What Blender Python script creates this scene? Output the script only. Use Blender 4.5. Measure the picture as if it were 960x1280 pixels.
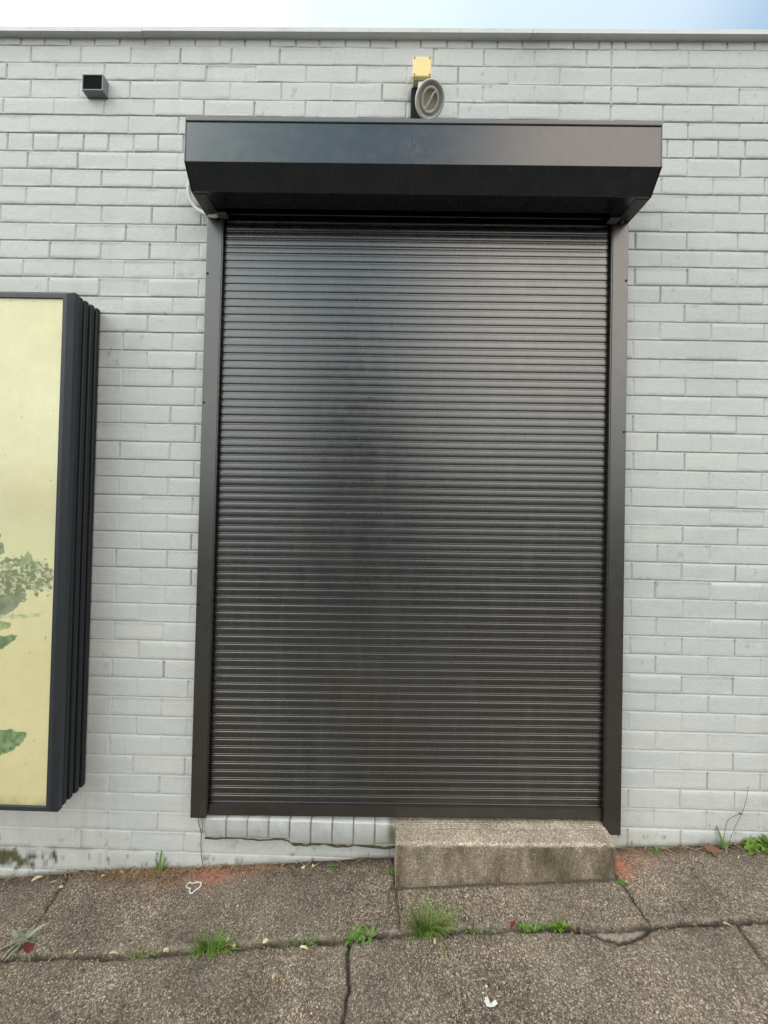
import bpy, bmesh, math, random
import numpy as np
from mathutils import Vector, Matrix, Euler

random.seed(7)
rng = np.random.default_rng(11)
S = bpy.context.scene
for o in list(bpy.data.objects):
    bpy.data.objects.remove(o)
COL = S.collection
rad = math.radians

# ------------------------------------------------------------------ camera
cam_d = bpy.data.cameras.new('camera')
cam = bpy.data.objects.new('camera', cam_d)
COL.objects.link(cam)
S.camera = cam
cam_d.sensor_fit = 'VERTICAL'
cam_d.sensor_height = 36.0
cam_d.lens = 480.05 * 36.0 / 1280.0
cam_d.shift_x = 0.0047
cam_d.shift_y = -0.0242
cam_d.clip_start = 0.02
cam_d.clip_end = 3000.0


def _rot(pitch, yaw, roll):
    x, y, z = pitch, yaw, roll
    rx = np.array([[1, 0, 0], [0, math.cos(x), -math.sin(x)], [0, math.sin(x), math.cos(x)]])
    ry = np.array([[math.cos(y), 0, math.sin(y)], [0, 1, 0], [-math.sin(y), 0, math.cos(y)]])
    rz = np.array([[math.cos(z), -math.sin(z), 0], [math.sin(z), math.cos(z), 0], [0, 0, 1]])
    return rz @ rx @ ry


_R = _rot(rad(-0.79), rad(0.672), rad(1.259))


def _conv(v):
    return Vector((v[0], v[2], -v[1]))


_r, _u, _b = _conv(_R[0]), -_conv(_R[1]), -_conv(_R[2])
cam.matrix_world = Matrix(((_r.x, _u.x, _b.x, -0.1238), (_r.y, _u.y, _b.y, -1.7908),
                           (_r.z, _u.z, _b.z, 1.6890), (0, 0, 0, 1)))

# ------------------------------------------------------------------ sky, sun, exposure
SUN_EL, SUN_AZ = 48.0, 246.0          # azimuth clockwise from +Y (the wall's back side)
w = bpy.data.worlds.new('World')
S.world = w
w.use_nodes = True
nt = w.node_tree
bg = nt.nodes['Background']
sky = nt.nodes.new('ShaderNodeTexSky')
sky.sky_type = 'NISHITA'
sky.sun_disc = False
sky.sun_elevation = rad(SUN_EL)
sky.sun_rotation = rad(SUN_AZ)
sky.air_density = 1.0
sky.dust_density = 4.0
sky.ozone_density = 3.0
# thin bright cloud veil over the clear sky, thicker towards the sun side
tcw = nt.nodes.new('ShaderNodeTexCoord')
nz = nt.nodes.new('ShaderNodeTexNoise')
nz.inputs['Scale'].default_value = 1.3
nz.inputs['Detail'].default_value = 2
nz.inputs['Roughness'].default_value = 0.5
nt.links.new(tcw.outputs['Generated'], nz.inputs['Vector'])
dot = nt.nodes.new('ShaderNodeVectorMath'); dot.operation = 'DOT_PRODUCT'
dot.inputs[1].default_value = (-0.62, -0.62, 0.25)
nt.links.new(tcw.outputs['Generated'], dot.inputs[0])
ad = nt.nodes.new('ShaderNodeMath'); ad.operation = 'MULTIPLY_ADD'
ad.inputs[1].default_value = 0.62; ad.inputs[2].default_value = 0.03
nt.links.new(dot.outputs['Value'], ad.inputs[0])
ad2 = nt.nodes.new('ShaderNodeMath'); ad2.operation = 'ADD'; ad2.use_clamp = True
nzm = nt.nodes.new('ShaderNodeMath'); nzm.operation = 'MULTIPLY'; nzm.inputs[1].default_value = 1.0
nt.links.new(nz.outputs['Fac'], nzm.inputs[0]); nt.links.new(nzm.outputs[0], ad2.inputs[0]); nt.links.new(ad.outputs[0], ad2.inputs[1])
# a clear gap in the cloud, high over the street
gap = nt.nodes.new('ShaderNodeVectorMath'); gap.operation = 'DOT_PRODUCT'
gap.inputs[1].default_value = (-0.10, -0.73, 0.676)
nt.links.new(tcw.outputs['Generated'], gap.inputs[0])
gmr = nt.nodes.new('ShaderNodeMapRange'); gmr.interpolation_type = 'SMOOTHSTEP'
gmr.inputs['From Min'].default_value = 0.925; gmr.inputs['From Max'].default_value = 0.985
gmr.inputs['To Min'].default_value = 1.0; gmr.inputs['To Max'].default_value = 0.05
nt.links.new(gap.outputs['Value'], gmr.inputs['Value'])
gmm = nt.nodes.new('ShaderNodeMath'); gmm.operation = 'MULTIPLY'
nt.links.new(ad2.outputs[0], gmm.inputs[0]); nt.links.new(gmr.outputs[0], gmm.inputs[1])
mxw = nt.nodes.new('ShaderNodeMix'); mxw.data_type = 'RGBA'
nt.links.new(gmm.outputs[0], mxw.inputs[0])
stn = nt.nodes.new('ShaderNodeMix'); stn.data_type = 'RGBA'; stn.blend_type = 'MULTIPLY'
stn.inputs[0].default_value = 1.0
nt.links.new(sky.outputs[0], stn.inputs[6]); stn.inputs[7].default_value = (0.80, 1.08, 0.98, 1)
nt.links.new(stn.outputs[2], mxw.inputs[6])
# cloud colour: warmer towards one bright bank on the right of the street
wm = nt.nodes.new('ShaderNodeVectorMath'); wm.operation = 'DOT_PRODUCT'
wm.inputs[1].default_value = (0.44, -0.70, 0.56)
nt.links.new(tcw.outputs['Generated'], wm.inputs[0])
wmr = nt.nodes.new('ShaderNodeMapRange'); wmr.interpolation_type = 'SMOOTHSTEP'
wmr.inputs['From Min'].default_value = 0.86; wmr.inputs['From Max'].default_value = 0.99
nt.links.new(wm.outputs['Value'], wmr.inputs['Value'])
vc = nt.nodes.new('ShaderNodeMix'); vc.data_type = 'RGBA'
nt.links.new(wmr.outputs[0], vc.inputs[0])
vc.inputs[6].default_value = (7.5, 7.8, 7.5, 1); vc.inputs[7].default_value = (15.0, 13.2, 11.6, 1)
nt.links.new(vc.outputs[2], mxw.inputs[7])
nt.links.new(mxw.outputs[2], bg.inputs[0])
bg.inputs[1].default_value = 0.15

sd = bpy.data.lights.new('sun', 'SUN')
sun = bpy.data.objects.new('sun', sd)
COL.objects.link(sun)
sd.energy = 0.7
sd.angle = rad(50)
sd.color = (1.0, 0.96, 0.9)
_d = Vector((math.sin(rad(SUN_AZ)) * math.cos(rad(SUN_EL)), math.cos(rad(SUN_AZ)) * math.cos(rad(SUN_EL)), math.sin(rad(SUN_EL))))
sun.rotation_euler = _d.to_track_quat('Z', 'Y').to_euler()
sun.location = _d * 30

S.view_settings.view_transform = 'Standard'
S.view_settings.look = 'None'
S.view_settings.gamma = 1.0
S.view_settings.use_curve_mapping = False
S.view_settings.exposure = 0.87


# ------------------------------------------------------------------ helpers
def tag(o, label=None, cat=None, group=None, kind=None):
    if label: o['label'] = label
    if cat: o['category'] = cat
    if group: o['group'] = group
    if kind: o['kind'] = kind
    return o


def empty(name, loc, label, cat, group=None):
    o = bpy.data.objects.new(name, None)
    o.empty_display_size = 0.1
    o.location = loc
    COL.objects.link(o)
    bpy.context.view_layer.update()
    return tag(o, label, cat, group)


def link(name, me, mat, parent=None):
    o = bpy.data.objects.new(name, me)
    COL.objects.link(o)
    if mat is not None and not me.materials:
        me.materials.append(mat)
    if parent is not None:
        o.parent = parent
        bpy.context.view_layer.update()
        o.matrix_parent_inverse = parent.matrix_world.inverted()
    return o


def from_bm(name, bm, mat, parent=None, smooth=False):
    me = bpy.data.meshes.new(name)
    bmesh.ops.recalc_face_normals(bm, faces=bm.faces)
    bm.to_mesh(me)
    bm.free()
    if smooth:
        me.polygons.foreach_set('use_smooth', [True] * len(me.polygons))
    return link(name, me, mat, parent)


def raw_mesh(name, verts, faces, mat, parent=None, smooth=True):
    me = bpy.data.meshes.new(name)
    me.from_pydata([tuple(v) for v in verts], [], faces)
    me.update()
    if smooth:
        me.polygons.foreach_set('use_smooth', [True] * len(me.polygons))
    return link(name, me, mat, parent)


def grid_mesh(name, X, Y, Z, mat, parent=None, attrs=None, smooth=True, flip=False):
    n, m = X.shape
    me = bpy.data.meshes.new(name)
    co = np.stack([X, Y, Z], -1).reshape(-1, 3).astype(np.float32)
    idx = np.arange(n * m).reshape(n, m)
    q = np.stack([idx[:-1, :-1], idx[:-1, 1:], idx[1:, 1:], idx[1:, :-1]], -1).reshape(-1, 4)
    if flip:
        q = q[:, ::-1]
    me.vertices.add(n * m)
    me.vertices.foreach_set('co', co.ravel())
    me.loops.add(q.size)
    me.loops.foreach_set('vertex_index', q.ravel().astype(np.int32))
    me.polygons.add(len(q))
    me.polygons.foreach_set('loop_start', np.arange(0, q.size, 4, dtype=np.int32))
    me.polygons.foreach_set('loop_total', np.full(len(q), 4, dtype=np.int32))
    me.polygons.foreach_set('use_smooth', np.full(len(q), smooth, dtype=bool))
    for an, arr in (attrs or {}).items():
        a = me.color_attributes.new(an, 'FLOAT_COLOR', 'POINT')
        a.data.foreach_set('color', arr.reshape(-1, 4).astype(np.float32).ravel())
    me.update()
    me.validate()
    return link(name, me, mat, parent)


def box_bm(bm, x0, x1, y0, y1, z0, z1, bevel=0.0, seg=1):
    vs = [bm.verts.new(p) for p in ((x0, y0, z0), (x1, y0, z0), (x1, y1, z0), (x0, y1, z0),
                                    (x0, y0, z1), (x1, y0, z1), (x1, y1, z1), (x0, y1, z1))]
    fs = [bm.faces.new([vs[i] for i in f]) for f in
          ((0, 1, 2, 3), (4, 7, 6, 5), (0, 4, 5, 1), (1, 5, 6, 2), (2, 6, 7, 3), (3, 7, 4, 0))]
    if bevel:
        es = list({e for f in fs for e in f.edges})
        bmesh.ops.bevel(bm, geom=es, offset=bevel, segments=seg, affect='EDGES', profile=0.5)


def prism_x(bm, poly, x0, x1, bevel=0.0):
    """poly = [(depth in front of the wall, z)], extruded along x"""
    a = [bm.verts.new((x0, -d, z)) for d, z in poly]
    b = [bm.verts.new((x1, -d, z)) for d, z in poly]
    n = len(poly)
    fs = [bm.faces.new(a), bm.faces.new(b[::-1])]
    for i in range(n):
        fs.append(bm.faces.new((a[i], b[i], b[(i + 1) % n], a[(i + 1) % n])))
    if bevel:
        es = list({e for f in fs for e in f.edges})
        bmesh.ops.bevel(bm, geom=es, offset=bevel, segments=1, affect='EDGES')


def tube(name, pts, r, mat, parent=None, n=10, closed=False):
    P = [Vector(p) for p in pts]
    verts, faces = [], []
    up = Vector((0, 0, 1))
    prev = None
    N = len(P)
    for i, p in enumerate(P):
        if closed:
            t = (P[(i + 1) % N] - P[i - 1]).normalized()
        else:
            t = (P[min(i + 1, N - 1)] - P[max(i - 1, 0)]).normalized()
        if prev is None:
            a = t.cross(up)
            if a.length < 1e-3: a = t.cross(Vector((1, 0, 0)))
        else:
            a = prev - t * prev.dot(t)
        a.normalize()
        prev = a
        b = t.cross(a)
        rr = r[i] if hasattr(r, '__len__') else r
        for k in range(n):
            th = 2 * math.pi * k / n
            verts.append(p + a * (rr * math.cos(th)) + b * (rr * math.sin(th)))
    for i in range(N if closed else N - 1):
        j = (i + 1) % N
        for k in range(n):
            k2 = (k + 1) % n
            faces.append((i * n + k, i * n + k2, j * n + k2, j * n + k))
    if not closed:
        faces.append(tuple(range(n - 1, -1, -1)))
        faces.append(tuple((N - 1) * n + k for k in range(n)))
    return raw_mesh(name, verts, faces, mat, parent)


def smooth_path(pts, k=8):
    P = [np.array(p, float) for p in pts]
    P = [2 * P[0] - P[1]] + P + [2 * P[-1] - P[-2]]
    out = []
    for i in range(1, len(P) - 2):
        for j in range(k):
            t = j / k
            p0, p1, p2, p3 = P[i - 1:i + 3]
            out.append(0.5 * ((2 * p1) + (p2 - p0) * t + (2 * p0 - 5 * p1 + 4 * p2 - p3) * t * t + (3 * p1 - p0 - 3 * p2 + p3) * t ** 3))
    out.append(P[-2])
    return out


def vnoise(X, Y, scale, seed=0):
    """smooth value noise in [-1, 1] on arrays of coordinates"""
    g = np.random.default_rng(seed).uniform(-1, 1, (257, 257))
    x, y = X * scale + 1000.3, Y * scale + 1000.7
    xi, yi = np.floor(x).astype(int), np.floor(y).astype(int)
    fx, fy = x - xi, y - yi
    fx = fx * fx * (3 - 2 * fx); fy = fy * fy * (3 - 2 * fy)
    a, b = xi % 257, (xi + 1) % 257
    c, d = yi % 257, (yi + 1) % 257
    return (g[c, a] * (1 - fx) + g[c, b] * fx) * (1 - fy) + (g[d, a] * (1 - fx) + g[d, b] * fx) * fy


def fbm(X, Y, scale, seed=0, octv=4):
    s, amp, t = 0, 1.0, 0
    for k in range(octv):
        s = s + amp * vnoise(X, Y, scale * 2 ** k, seed + k * 13)
        t += amp; amp *= 0.55
    return s / t


def poly_dist(X, Y, pts):
    d = np.full(X.shape, 1e9)
    for (ax, ay), (bx, by) in zip(pts[:-1], pts[1:]):
        vx, vy = bx - ax, by - ay
        t = np.clip(((X - ax) * vx + (Y - ay) * vy) / (vx * vx + vy * vy + 1e-12), 0, 1)
        d = np.minimum(d, np.hypot(X - ax - t * vx, Y - ay - t * vy))
    return d


def in_poly(X, Y, pts):
    c = np.zeros(X.shape, bool)
    n = len(pts)
    for i in range(n):
        (x1, y1), (x2, y2) = pts[i], pts[(i + 1) % n]
        if y1 == y2: continue
        c ^= ((y1 > Y) != (y2 > Y)) & (X < (x2 - x1) * (Y - y1) / (y2 - y1) + x1)
    return c


# ------------------------------------------------------------------ materials
class NB:
    def __init__(self, name):
        self.m = bpy.data.materials.new(name)
        self.m.use_nodes = True
        self.t = self.m.node_tree
        self.p = self.t.nodes['Principled BSDF']
        self.tc = self.t.nodes.new('ShaderNodeTexCoord')

    def n(self, kind, **kw):
        nd = self.t.nodes.new(kind)
        for k, v in kw.items():
            if k.startswith('i_'):
                nd.inputs[k[2:].replace('_', ' ')].default_value = v
            else:
                setattr(nd, k, v)
        return nd

    def l(self, a, b): self.t.links.new(a, b)

    def noise(self, scale, detail=4.0, rough=0.55, vec=None, dist=0.0):
        nd = self.n('ShaderNodeTexNoise')
        nd.inputs['Scale'].default_value = scale
        nd.inputs['Detail'].default_value = detail
        nd.inputs['Roughness'].default_value = rough
        nd.inputs['Distortion'].default_value = dist
        self.l(vec if vec is not None else self.tc.outputs['Object'], nd.inputs['Vector'])
        return nd.outputs['Fac']

    def vor(self, scale, feature='F1', rnd=1.0):
        nd = self.n('ShaderNodeTexVoronoi', feature=feature)
        nd.inputs['Scale'].default_value = scale
        nd.inputs['Randomness'].default_value = rnd
        self.l(self.tc.outputs['Object'], nd.inputs['Vector'])
        return nd

    def mapped(self, sc):
        nd = self.n('ShaderNodeMapping')
        nd.inputs['Scale'].default_value = sc
        self.l(self.tc.outputs['Object'], nd.inputs['Vector'])
        return nd.outputs[0]

    def ramp(self, fac, stops):
        nd = self.n('ShaderNodeValToRGB')
        e = nd.color_ramp.elements
        while len(e) < len(stops): e.new(0.5)
        for k, (p, c) in enumerate(stops):
            e[k].position = p
            e[k].color = (c, c, c, 1) if not hasattr(c, '__len__') else (*c, 1)
        self.l(fac, nd.inputs[0])
        return nd.outputs[0]

    def mix(self, fac, a, b, mode='MIX'):
        nd = self.n('ShaderNodeMix', data_type='RGBA', blend_type=mode)
        for s, v in ((nd.inputs[0], fac), (nd.inputs[6], a), (nd.inputs[7], b)):
            if hasattr(v, 'is_linked'): self.l(v, s)
            elif hasattr(v, '__len__'): s.default_value = (*v, 1)
            else: s.default_value = v
        return nd.outputs[2]

    def math(self, op, a, b=0.0, clamp=False):
        nd = self.n('ShaderNodeMath', operation=op, use_clamp=clamp)
        for s, v in ((nd.inputs[0], a), (nd.inputs[1], b)):
            if hasattr(v, 'is_linked'): self.l(v, s)
            else: s.default_value = v
        return nd.outputs[0]

    def attr(self, name):
        nd = self.n('ShaderNodeAttribute', attribute_name=name)
        sp = self.n('ShaderNodeSeparateColor')
        self.l(nd.outputs['Color'], sp.inputs[0])
        return nd, sp

    def bump(self, h, dist, strength=1.0, prev=None):
        nd = self.n('ShaderNodeBump')
        nd.inputs['Distance'].default_value = dist
        nd.inputs['Strength'].default_value = strength
        self.l(h, nd.inputs['Height'])
        if prev is not None: self.l(prev, nd.inputs['Normal'])
        return nd.outputs[0]

    def out(self, col=None, rough=None, normal=None, metal=None, spec=None):
        for k, v in (('Base Color', col), ('Roughness', rough), ('Metallic', metal), ('Specular IOR Level', spec)):
            if v is None: continue
            s = self.p.inputs[k]
            if hasattr(v, 'is_linked'): self.l(v, s)
            elif hasattr(v, '__len__'): s.default_value = (*v, 1)
            else: s.default_value = v
        if normal is not None: self.l(normal, self.p.inputs['Normal'])
        return self.m


def mat_wall():
    b = NB('painted brick')
    a, sp = b.attr('stain')
    big = b.ramp(b.noise(1.3, 4), [(0.3, (0.470, 0.485, 0.480)), (0.7, (0.545, 0.555, 0.540))])
    fine = b.ramp(b.noise(55, 5, 0.65), [(0.3, 0.93), (0.6, 1.0), (0.75, 1.02)])
    c = b.mix(1.0, big, fine, 'MULTIPLY')
    c = b.mix(sp.outputs[2], c, (0.60, 0.60, 0.53))            # slightly yellower bricks
    c = b.mix(b.math('MULTIPLY', sp.outputs[1], 0.85), c, (0.16, 0.145, 0.12))   # dirt in open joints, chips
    mo = b.mix(b.noise(70, 4), (0.05, 0.045, 0.025), (0.13, 0.12, 0.06))
    c = b.mix(sp.outputs[0], c, mo)                            # moss
    pk = b.n('ShaderNodeAttribute', attribute_name='stain')
    h1 = b.noise(140, 4, 0.6)
    h2 = b.noise(28, 3, 0.5)
    nm = b.bump(h2, 0.003, 0.35)
    nm = b.bump(h1, 0.0022, 1.0, nm)
    return b.out(c, 0.55, nm, spec=0.35)


def mat_metal(name, base, rough, spec=0.5, metal=0.0, speck=0.0, grime=None, ior=None, fine=0.35, dust=0.0, scuff=None):
    b = NB(name)
    n = b.noise(9, 4)
    lo = tuple(v * 0.88 for v in base); hi = tuple(v * 1.12 for v in base)
    c = b.mix(n, lo, hi)
    if speck:
        f = b.ramp(b.noise(120, 2, 0.5), [(0.70, 0.0), (0.76, 1.0)])
        c = b.mix(b.math('MULTIPLY', f, speck), c, (0.32, 0.30, 0.27))
    if grime:
        f = b.ramp(b.noise(14, 6, 0.7), [(0.52, 0.0), (0.75, 1.0)])
        c = b.mix(b.math('MULTIPLY', f, grime), c, (0.20, 0.175, 0.145))
    if dust:
        f = b.ramp(b.noise(5, 5, 0.65, b.mapped((3.0, 3.0, 0.55))), [(0.50, 0.0), (0.74, 1.0)])
        c = b.mix(b.math('MULTIPLY', f, dust), c, (0.26, 0.23, 0.19))
        f = b.ramp(b.noise(70, 3, 0.5, b.mapped((1.0, 1.0, 0.22))), [(0.72, 0.0), (0.80, 1.0)])
        c = b.mix(b.math('MULTIPLY', f, dust * 3), c, (0.34, 0.32, 0.28))
    if scuff:                                   # a scraped patch on the paint
        sv = b.n('ShaderNodeVectorMath', operation='DISTANCE')
        b.l(b.mapped((1.0, 0.0, 0.7)), sv.inputs[0]); sv.inputs[1].default_value = scuff
        near = b.ramp(sv.outputs['Value'], [(0.0, 1.0), (0.055, 0.0)])
        f = b.ramp(b.noise(42, 4, 0.7, b.mapped((1.6, 1.0, 0.5)), 1.2), [(0.56, 0.0), (0.64, 1.0)])
        c = b.mix(b.math('MULTIPLY', b.math('MULTIPLY', f, near), 0.30), c, (0.42, 0.41, 0.39))
    r = b.ramp(b.noise(22, 5, 0.6), [(0.3, rough * 0.88), (0.7, min(1.0, rough * 1.14))])
    nm = b.bump(b.noise(420, 2, 0.5), 0.0004, fine) if fine else None
    if ior: b.p.inputs['IOR'].default_value = ior
    return b.out(c, r, nm, metal=metal, spec=spec)


def mat_concrete(name, lo, mid, hi, scale, stain=False, moss_front=False, bumpd=0.003):
    b = NB(name)
    v1 = b.vor(scale)
    sep = b.n('ShaderNodeSeparateColor'); b.l(v1.outputs['Color'], sep.inputs[0])
    c1 = b.ramp(sep.outputs[0], [(0.0, lo), (0.45, mid), (0.80, tuple(v * 1.25 for v in mid)), (0.97, hi)])
    v2 = b.vor(scale * 2.3)
    sep2 = b.n('ShaderNodeSeparateColor'); b.l(v2.outputs['Color'], sep2.inputs[0])
    c2 = b.ramp(sep2.outputs[1], [(0.0, lo), (0.5, mid), (0.95, hi)])
    msk = b.ramp(b.noise(scale * 0.55, 3, 0.6), [(0.42, 0.0), (0.58, 1.0)])
    c = b.mix(msk, c1, c2)
    patch = b.ramp(b.noise(3.2, 6, 0.65), [(0.28, 0.55), (0.72, 1.45)])
    c = b.mix(1.0, c, patch, 'MULTIPLY')
    edge = b.ramp(v1.outputs['Distance'], [(0.30, 1.0), (0.62, 0.62)])
    c = b.mix(0.7, c, b.mix(1.0, c, edge, 'MULTIPLY'))
    if stain:
        a, sp = b.attr('stain')
        al = a.outputs['Alpha']
        n = b.noise(60, 4, 0.6)
        c = b.mix(al, c, b.mix(b.noise(220, 3, 0.6), (0.17, 0.145, 0.11), (0.44, 0.39, 0.32)))
        gm = b.math('MULTIPLY', sp.outputs[1], b.ramp(n, [(0.35, 0.0), (0.65, 0.8)]))
        c = b.mix(gm, c, (0.09, 0.09, 0.035))
        c = b.mix(b.math('MULTIPLY', sp.outputs[2], 0.93), c, (0.034, 0.026, 0.019))        # dirt in joints
        rm = b.math('MULTIPLY', sp.outputs[0], b.ramp(b.noise(160, 3, 0.6), [(0.32, 0.25), (0.62, 1.0)]))
        c = b.mix(b.math('MULTIPLY', rm, 0.8), c, (0.70, 0.20, 0.12))
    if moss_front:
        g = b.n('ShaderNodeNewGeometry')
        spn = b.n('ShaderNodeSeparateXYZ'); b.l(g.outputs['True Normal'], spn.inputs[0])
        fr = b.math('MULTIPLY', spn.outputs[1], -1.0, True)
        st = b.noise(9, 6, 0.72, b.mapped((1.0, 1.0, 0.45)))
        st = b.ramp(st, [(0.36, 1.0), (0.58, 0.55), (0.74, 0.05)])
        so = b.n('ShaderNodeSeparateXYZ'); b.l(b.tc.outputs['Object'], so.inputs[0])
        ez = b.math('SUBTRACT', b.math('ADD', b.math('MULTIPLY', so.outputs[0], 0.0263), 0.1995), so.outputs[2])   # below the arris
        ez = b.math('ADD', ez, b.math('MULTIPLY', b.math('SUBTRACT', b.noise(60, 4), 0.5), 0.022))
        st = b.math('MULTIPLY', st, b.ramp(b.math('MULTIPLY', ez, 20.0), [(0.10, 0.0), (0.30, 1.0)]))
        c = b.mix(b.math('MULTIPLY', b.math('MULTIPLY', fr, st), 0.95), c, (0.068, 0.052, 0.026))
    hgt = b.math('ADD', b.math('MULTIPLY', v1.outputs['Distance'], -0.6), b.math('MULTIPLY', b.noise(scale * 1.2, 4, 0.6), 0.8))
    nm = b.bump(hgt, bumpd, 0.8)
    return b.out(c, 0.85, nm, spec=0.3)


def mat_plain(name, col, rough=0.6, var=0.15, scale=30, spec=0.4):
    b = NB(name)
    c = b.mix(b.noise(scale, 4), tuple(v * (1 - var) for v in col), tuple(min(1, v * (1 + var)) for v in col))
    return b.out(c, rough, spec=spec)


M_wall = mat_wall()
M_shut = mat_metal('charcoal shutter paint', (0.0055, 0.0048, 0.0040), 0.28, 0.5, 0.0, ior=2.15, fine=0.0, dust=0.05)
M_guide = mat_metal('charcoal guide paint', (0.012, 0.0105, 0.009), 0.33, 0.5, 0.0, speck=0.12, grime=0.06, ior=1.95)
M_box = mat_metal('charcoal box paint', (0.005, 0.0055, 0.0065), 0.26, 0.5, ior=1.82, fine=0.10, dust=0.04, scuff=(-0.03, 0.0, 2.168))
M_dark = mat_plain('dark screw', (0.012, 0.012, 0.012), 0.5)
M_cope = mat_metal('painted flashing', (0.60, 0.60, 0.58), 0.5, 0.4, grime=0.25)
M_foot = mat_concrete('exposed aggregate footpath', (0.060, 0.044, 0.031), (0.146, 0.113, 0.083), (0.53, 0.44, 0.34), 180, stain=True)
M_step = mat_concrete('step concrete', (0.19, 0.145, 0.105), (0.41, 0.335, 0.255), (0.74, 0.64, 0.53), 175, moss_front=True, bumpd=0.002)
M_asph = mat_concrete('asphalt', (0.03, 0.03, 0.03), (0.05, 0.05, 0.05), (0.10, 0.10, 0.10), 90)
M_frame = mat_metal('slate grey sign frame', (0.022, 0.026, 0.032), 0.45, 0.45, grime=0.05)
M_rib = mat_metal('dark ribbed sign side', (0.011, 0.0135, 0.016), 0.45, 0.4)
M_yel = mat_plain('pale yellow cover', (0.84, 0.66, 0.30), 0.5, 0.05)
M_lampgrey = mat_plain('weathered lamp housing', (0.50, 0.49, 0.45), 0.5, 0.12)
M_lampface = mat_plain('dull lamp face', (0.40, 0.375, 0.305), 0.4, 0.12)
M_coil = mat_plain('lamp coil', (0.56, 0.53, 0.47), 0.4, 0.08)
M_bracket = mat_plain('dark bracket', (0.012, 0.012, 0.014), 0.8, spec=0.2)
M_drain = mat_metal('painted drain spout', (0.20, 0.215, 0.22), 0.5, 0.4, grime=0.3)
M_black = mat_plain('spout shade black', (0.008, 0.009, 0.011), 0.9, spec=0.05)
M_cable = mat_plain('white cable sheath', (0.62, 0.61, 0.58), 0.5, 0.08)
M_white = mat_plain('white marking paint', (0.62, 0.61, 0.57), 0.8, 0.22, 90)
M_sgrey = mat_metal('grey bracket steel', (0.13, 0.135, 0.14), 0.4, 0.5)


def mat_leaf(name, a, bcol, rough=0.55):
    b = NB(name)
    ob = b.n('ShaderNodeObjectInfo')
    c = b.mix(b.noise(45, 3, vec=b.tc.outputs['Object']), a, bcol)
    b.p.inputs['Subsurface Weight'].default_value = 0.0
    return b.out(c, rough, spec=0.3)


M_grass = mat_leaf('fresh grass', (0.045, 0.115, 0.012), (0.19, 0.28, 0.045))
M_weed = mat_leaf('weed green', (0.06, 0.13, 0.02), (0.15, 0.24, 0.05))
M_pale = mat_leaf('pale sage leaf', (0.15, 0.17, 0.10), (0.27, 0.27, 0.19))
M_dry = mat_leaf('dry straw', (0.14, 0.075, 0.04), (0.38, 0.27, 0.15))
M_petal = mat_leaf('pale fallen petal', (0.42, 0.33, 0.16), (0.68, 0.60, 0.38))
M_red = mat_leaf('dark red leaf', (0.10, 0.018, 0.016), (0.20, 0.045, 0.035))
M_brown = mat_leaf('brown dead leaf', (0.09, 0.038, 0.022), (0.20, 0.09, 0.05))
M_stem = mat_leaf('dry stem', (0.10, 0.07, 0.05), (0.17, 0.13, 0.09))

# ------------------------------------------------------------------ ground heights
GX = np.array([-6.0, -3.0, -1.87, -1.55, -0.935, -0.05, 1.01, 1.66, 3.0, 6.0])
GZ = np.array([-0.47, -0.235, -0.140, -0.106, -0.066, 0.010, 0.089, 0.132, 0.236, 0.47])


def gz(x, d=0.0):
    return np.interp(x, GX, GZ) + 0 * d


# ------------------------------------------------------------------ brick wall
ZL = [3.796, 3.713, 3.63, 3.541, 3.461, 3.373, 3.285, 3.199, 3.114, 3.026, 2.938, 2.854, 2.767, 2.68, 2.592, 2.509, 2.423, 2.337,
      2.251, 2.165, 2.078, 1.991, 1.905, 1.82, 1.739, 1.653, 1.567, 1.482, 1.4, 1.314, 1.232, 1.147, 1.063, 0.975, 0.89, 0.802,
      0.714, 0.624, 0.538, 0.442, 0.355, 0.268, 0.186, 0.097, 0.006, -0.095, -0.185, -0.275, -0.365, -0.455, -0.545]
ZR = [3.799, 3.714, 3.626, 3.54, 3.457, 3.374, 3.286, 3.198, 3.113, 3.028, 2.937, 2.851, 2.77, 2.684, 2.6, 2.512, 2.428, 2.338,
      2.252, 2.167, 2.081, 1.996, 1.908, 1.822, 1.737, 1.652, 1.567, 1.483, 1.396, 1.314, 1.229, 1.143, 1.057, 0.973, 0.884, 0.796,
      0.711, 0.624, 0.537, 0.45, 0.363, 0.273, 0.183, 0.095, 0.006, -0.090, -0.185, -0.275, -0.365, -0.455, -0.545]
ZL = [3.880] + ZL; ZR = [3.884] + ZR           # line k is the top of course k; course 0 is the header course under the flashing


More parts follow.
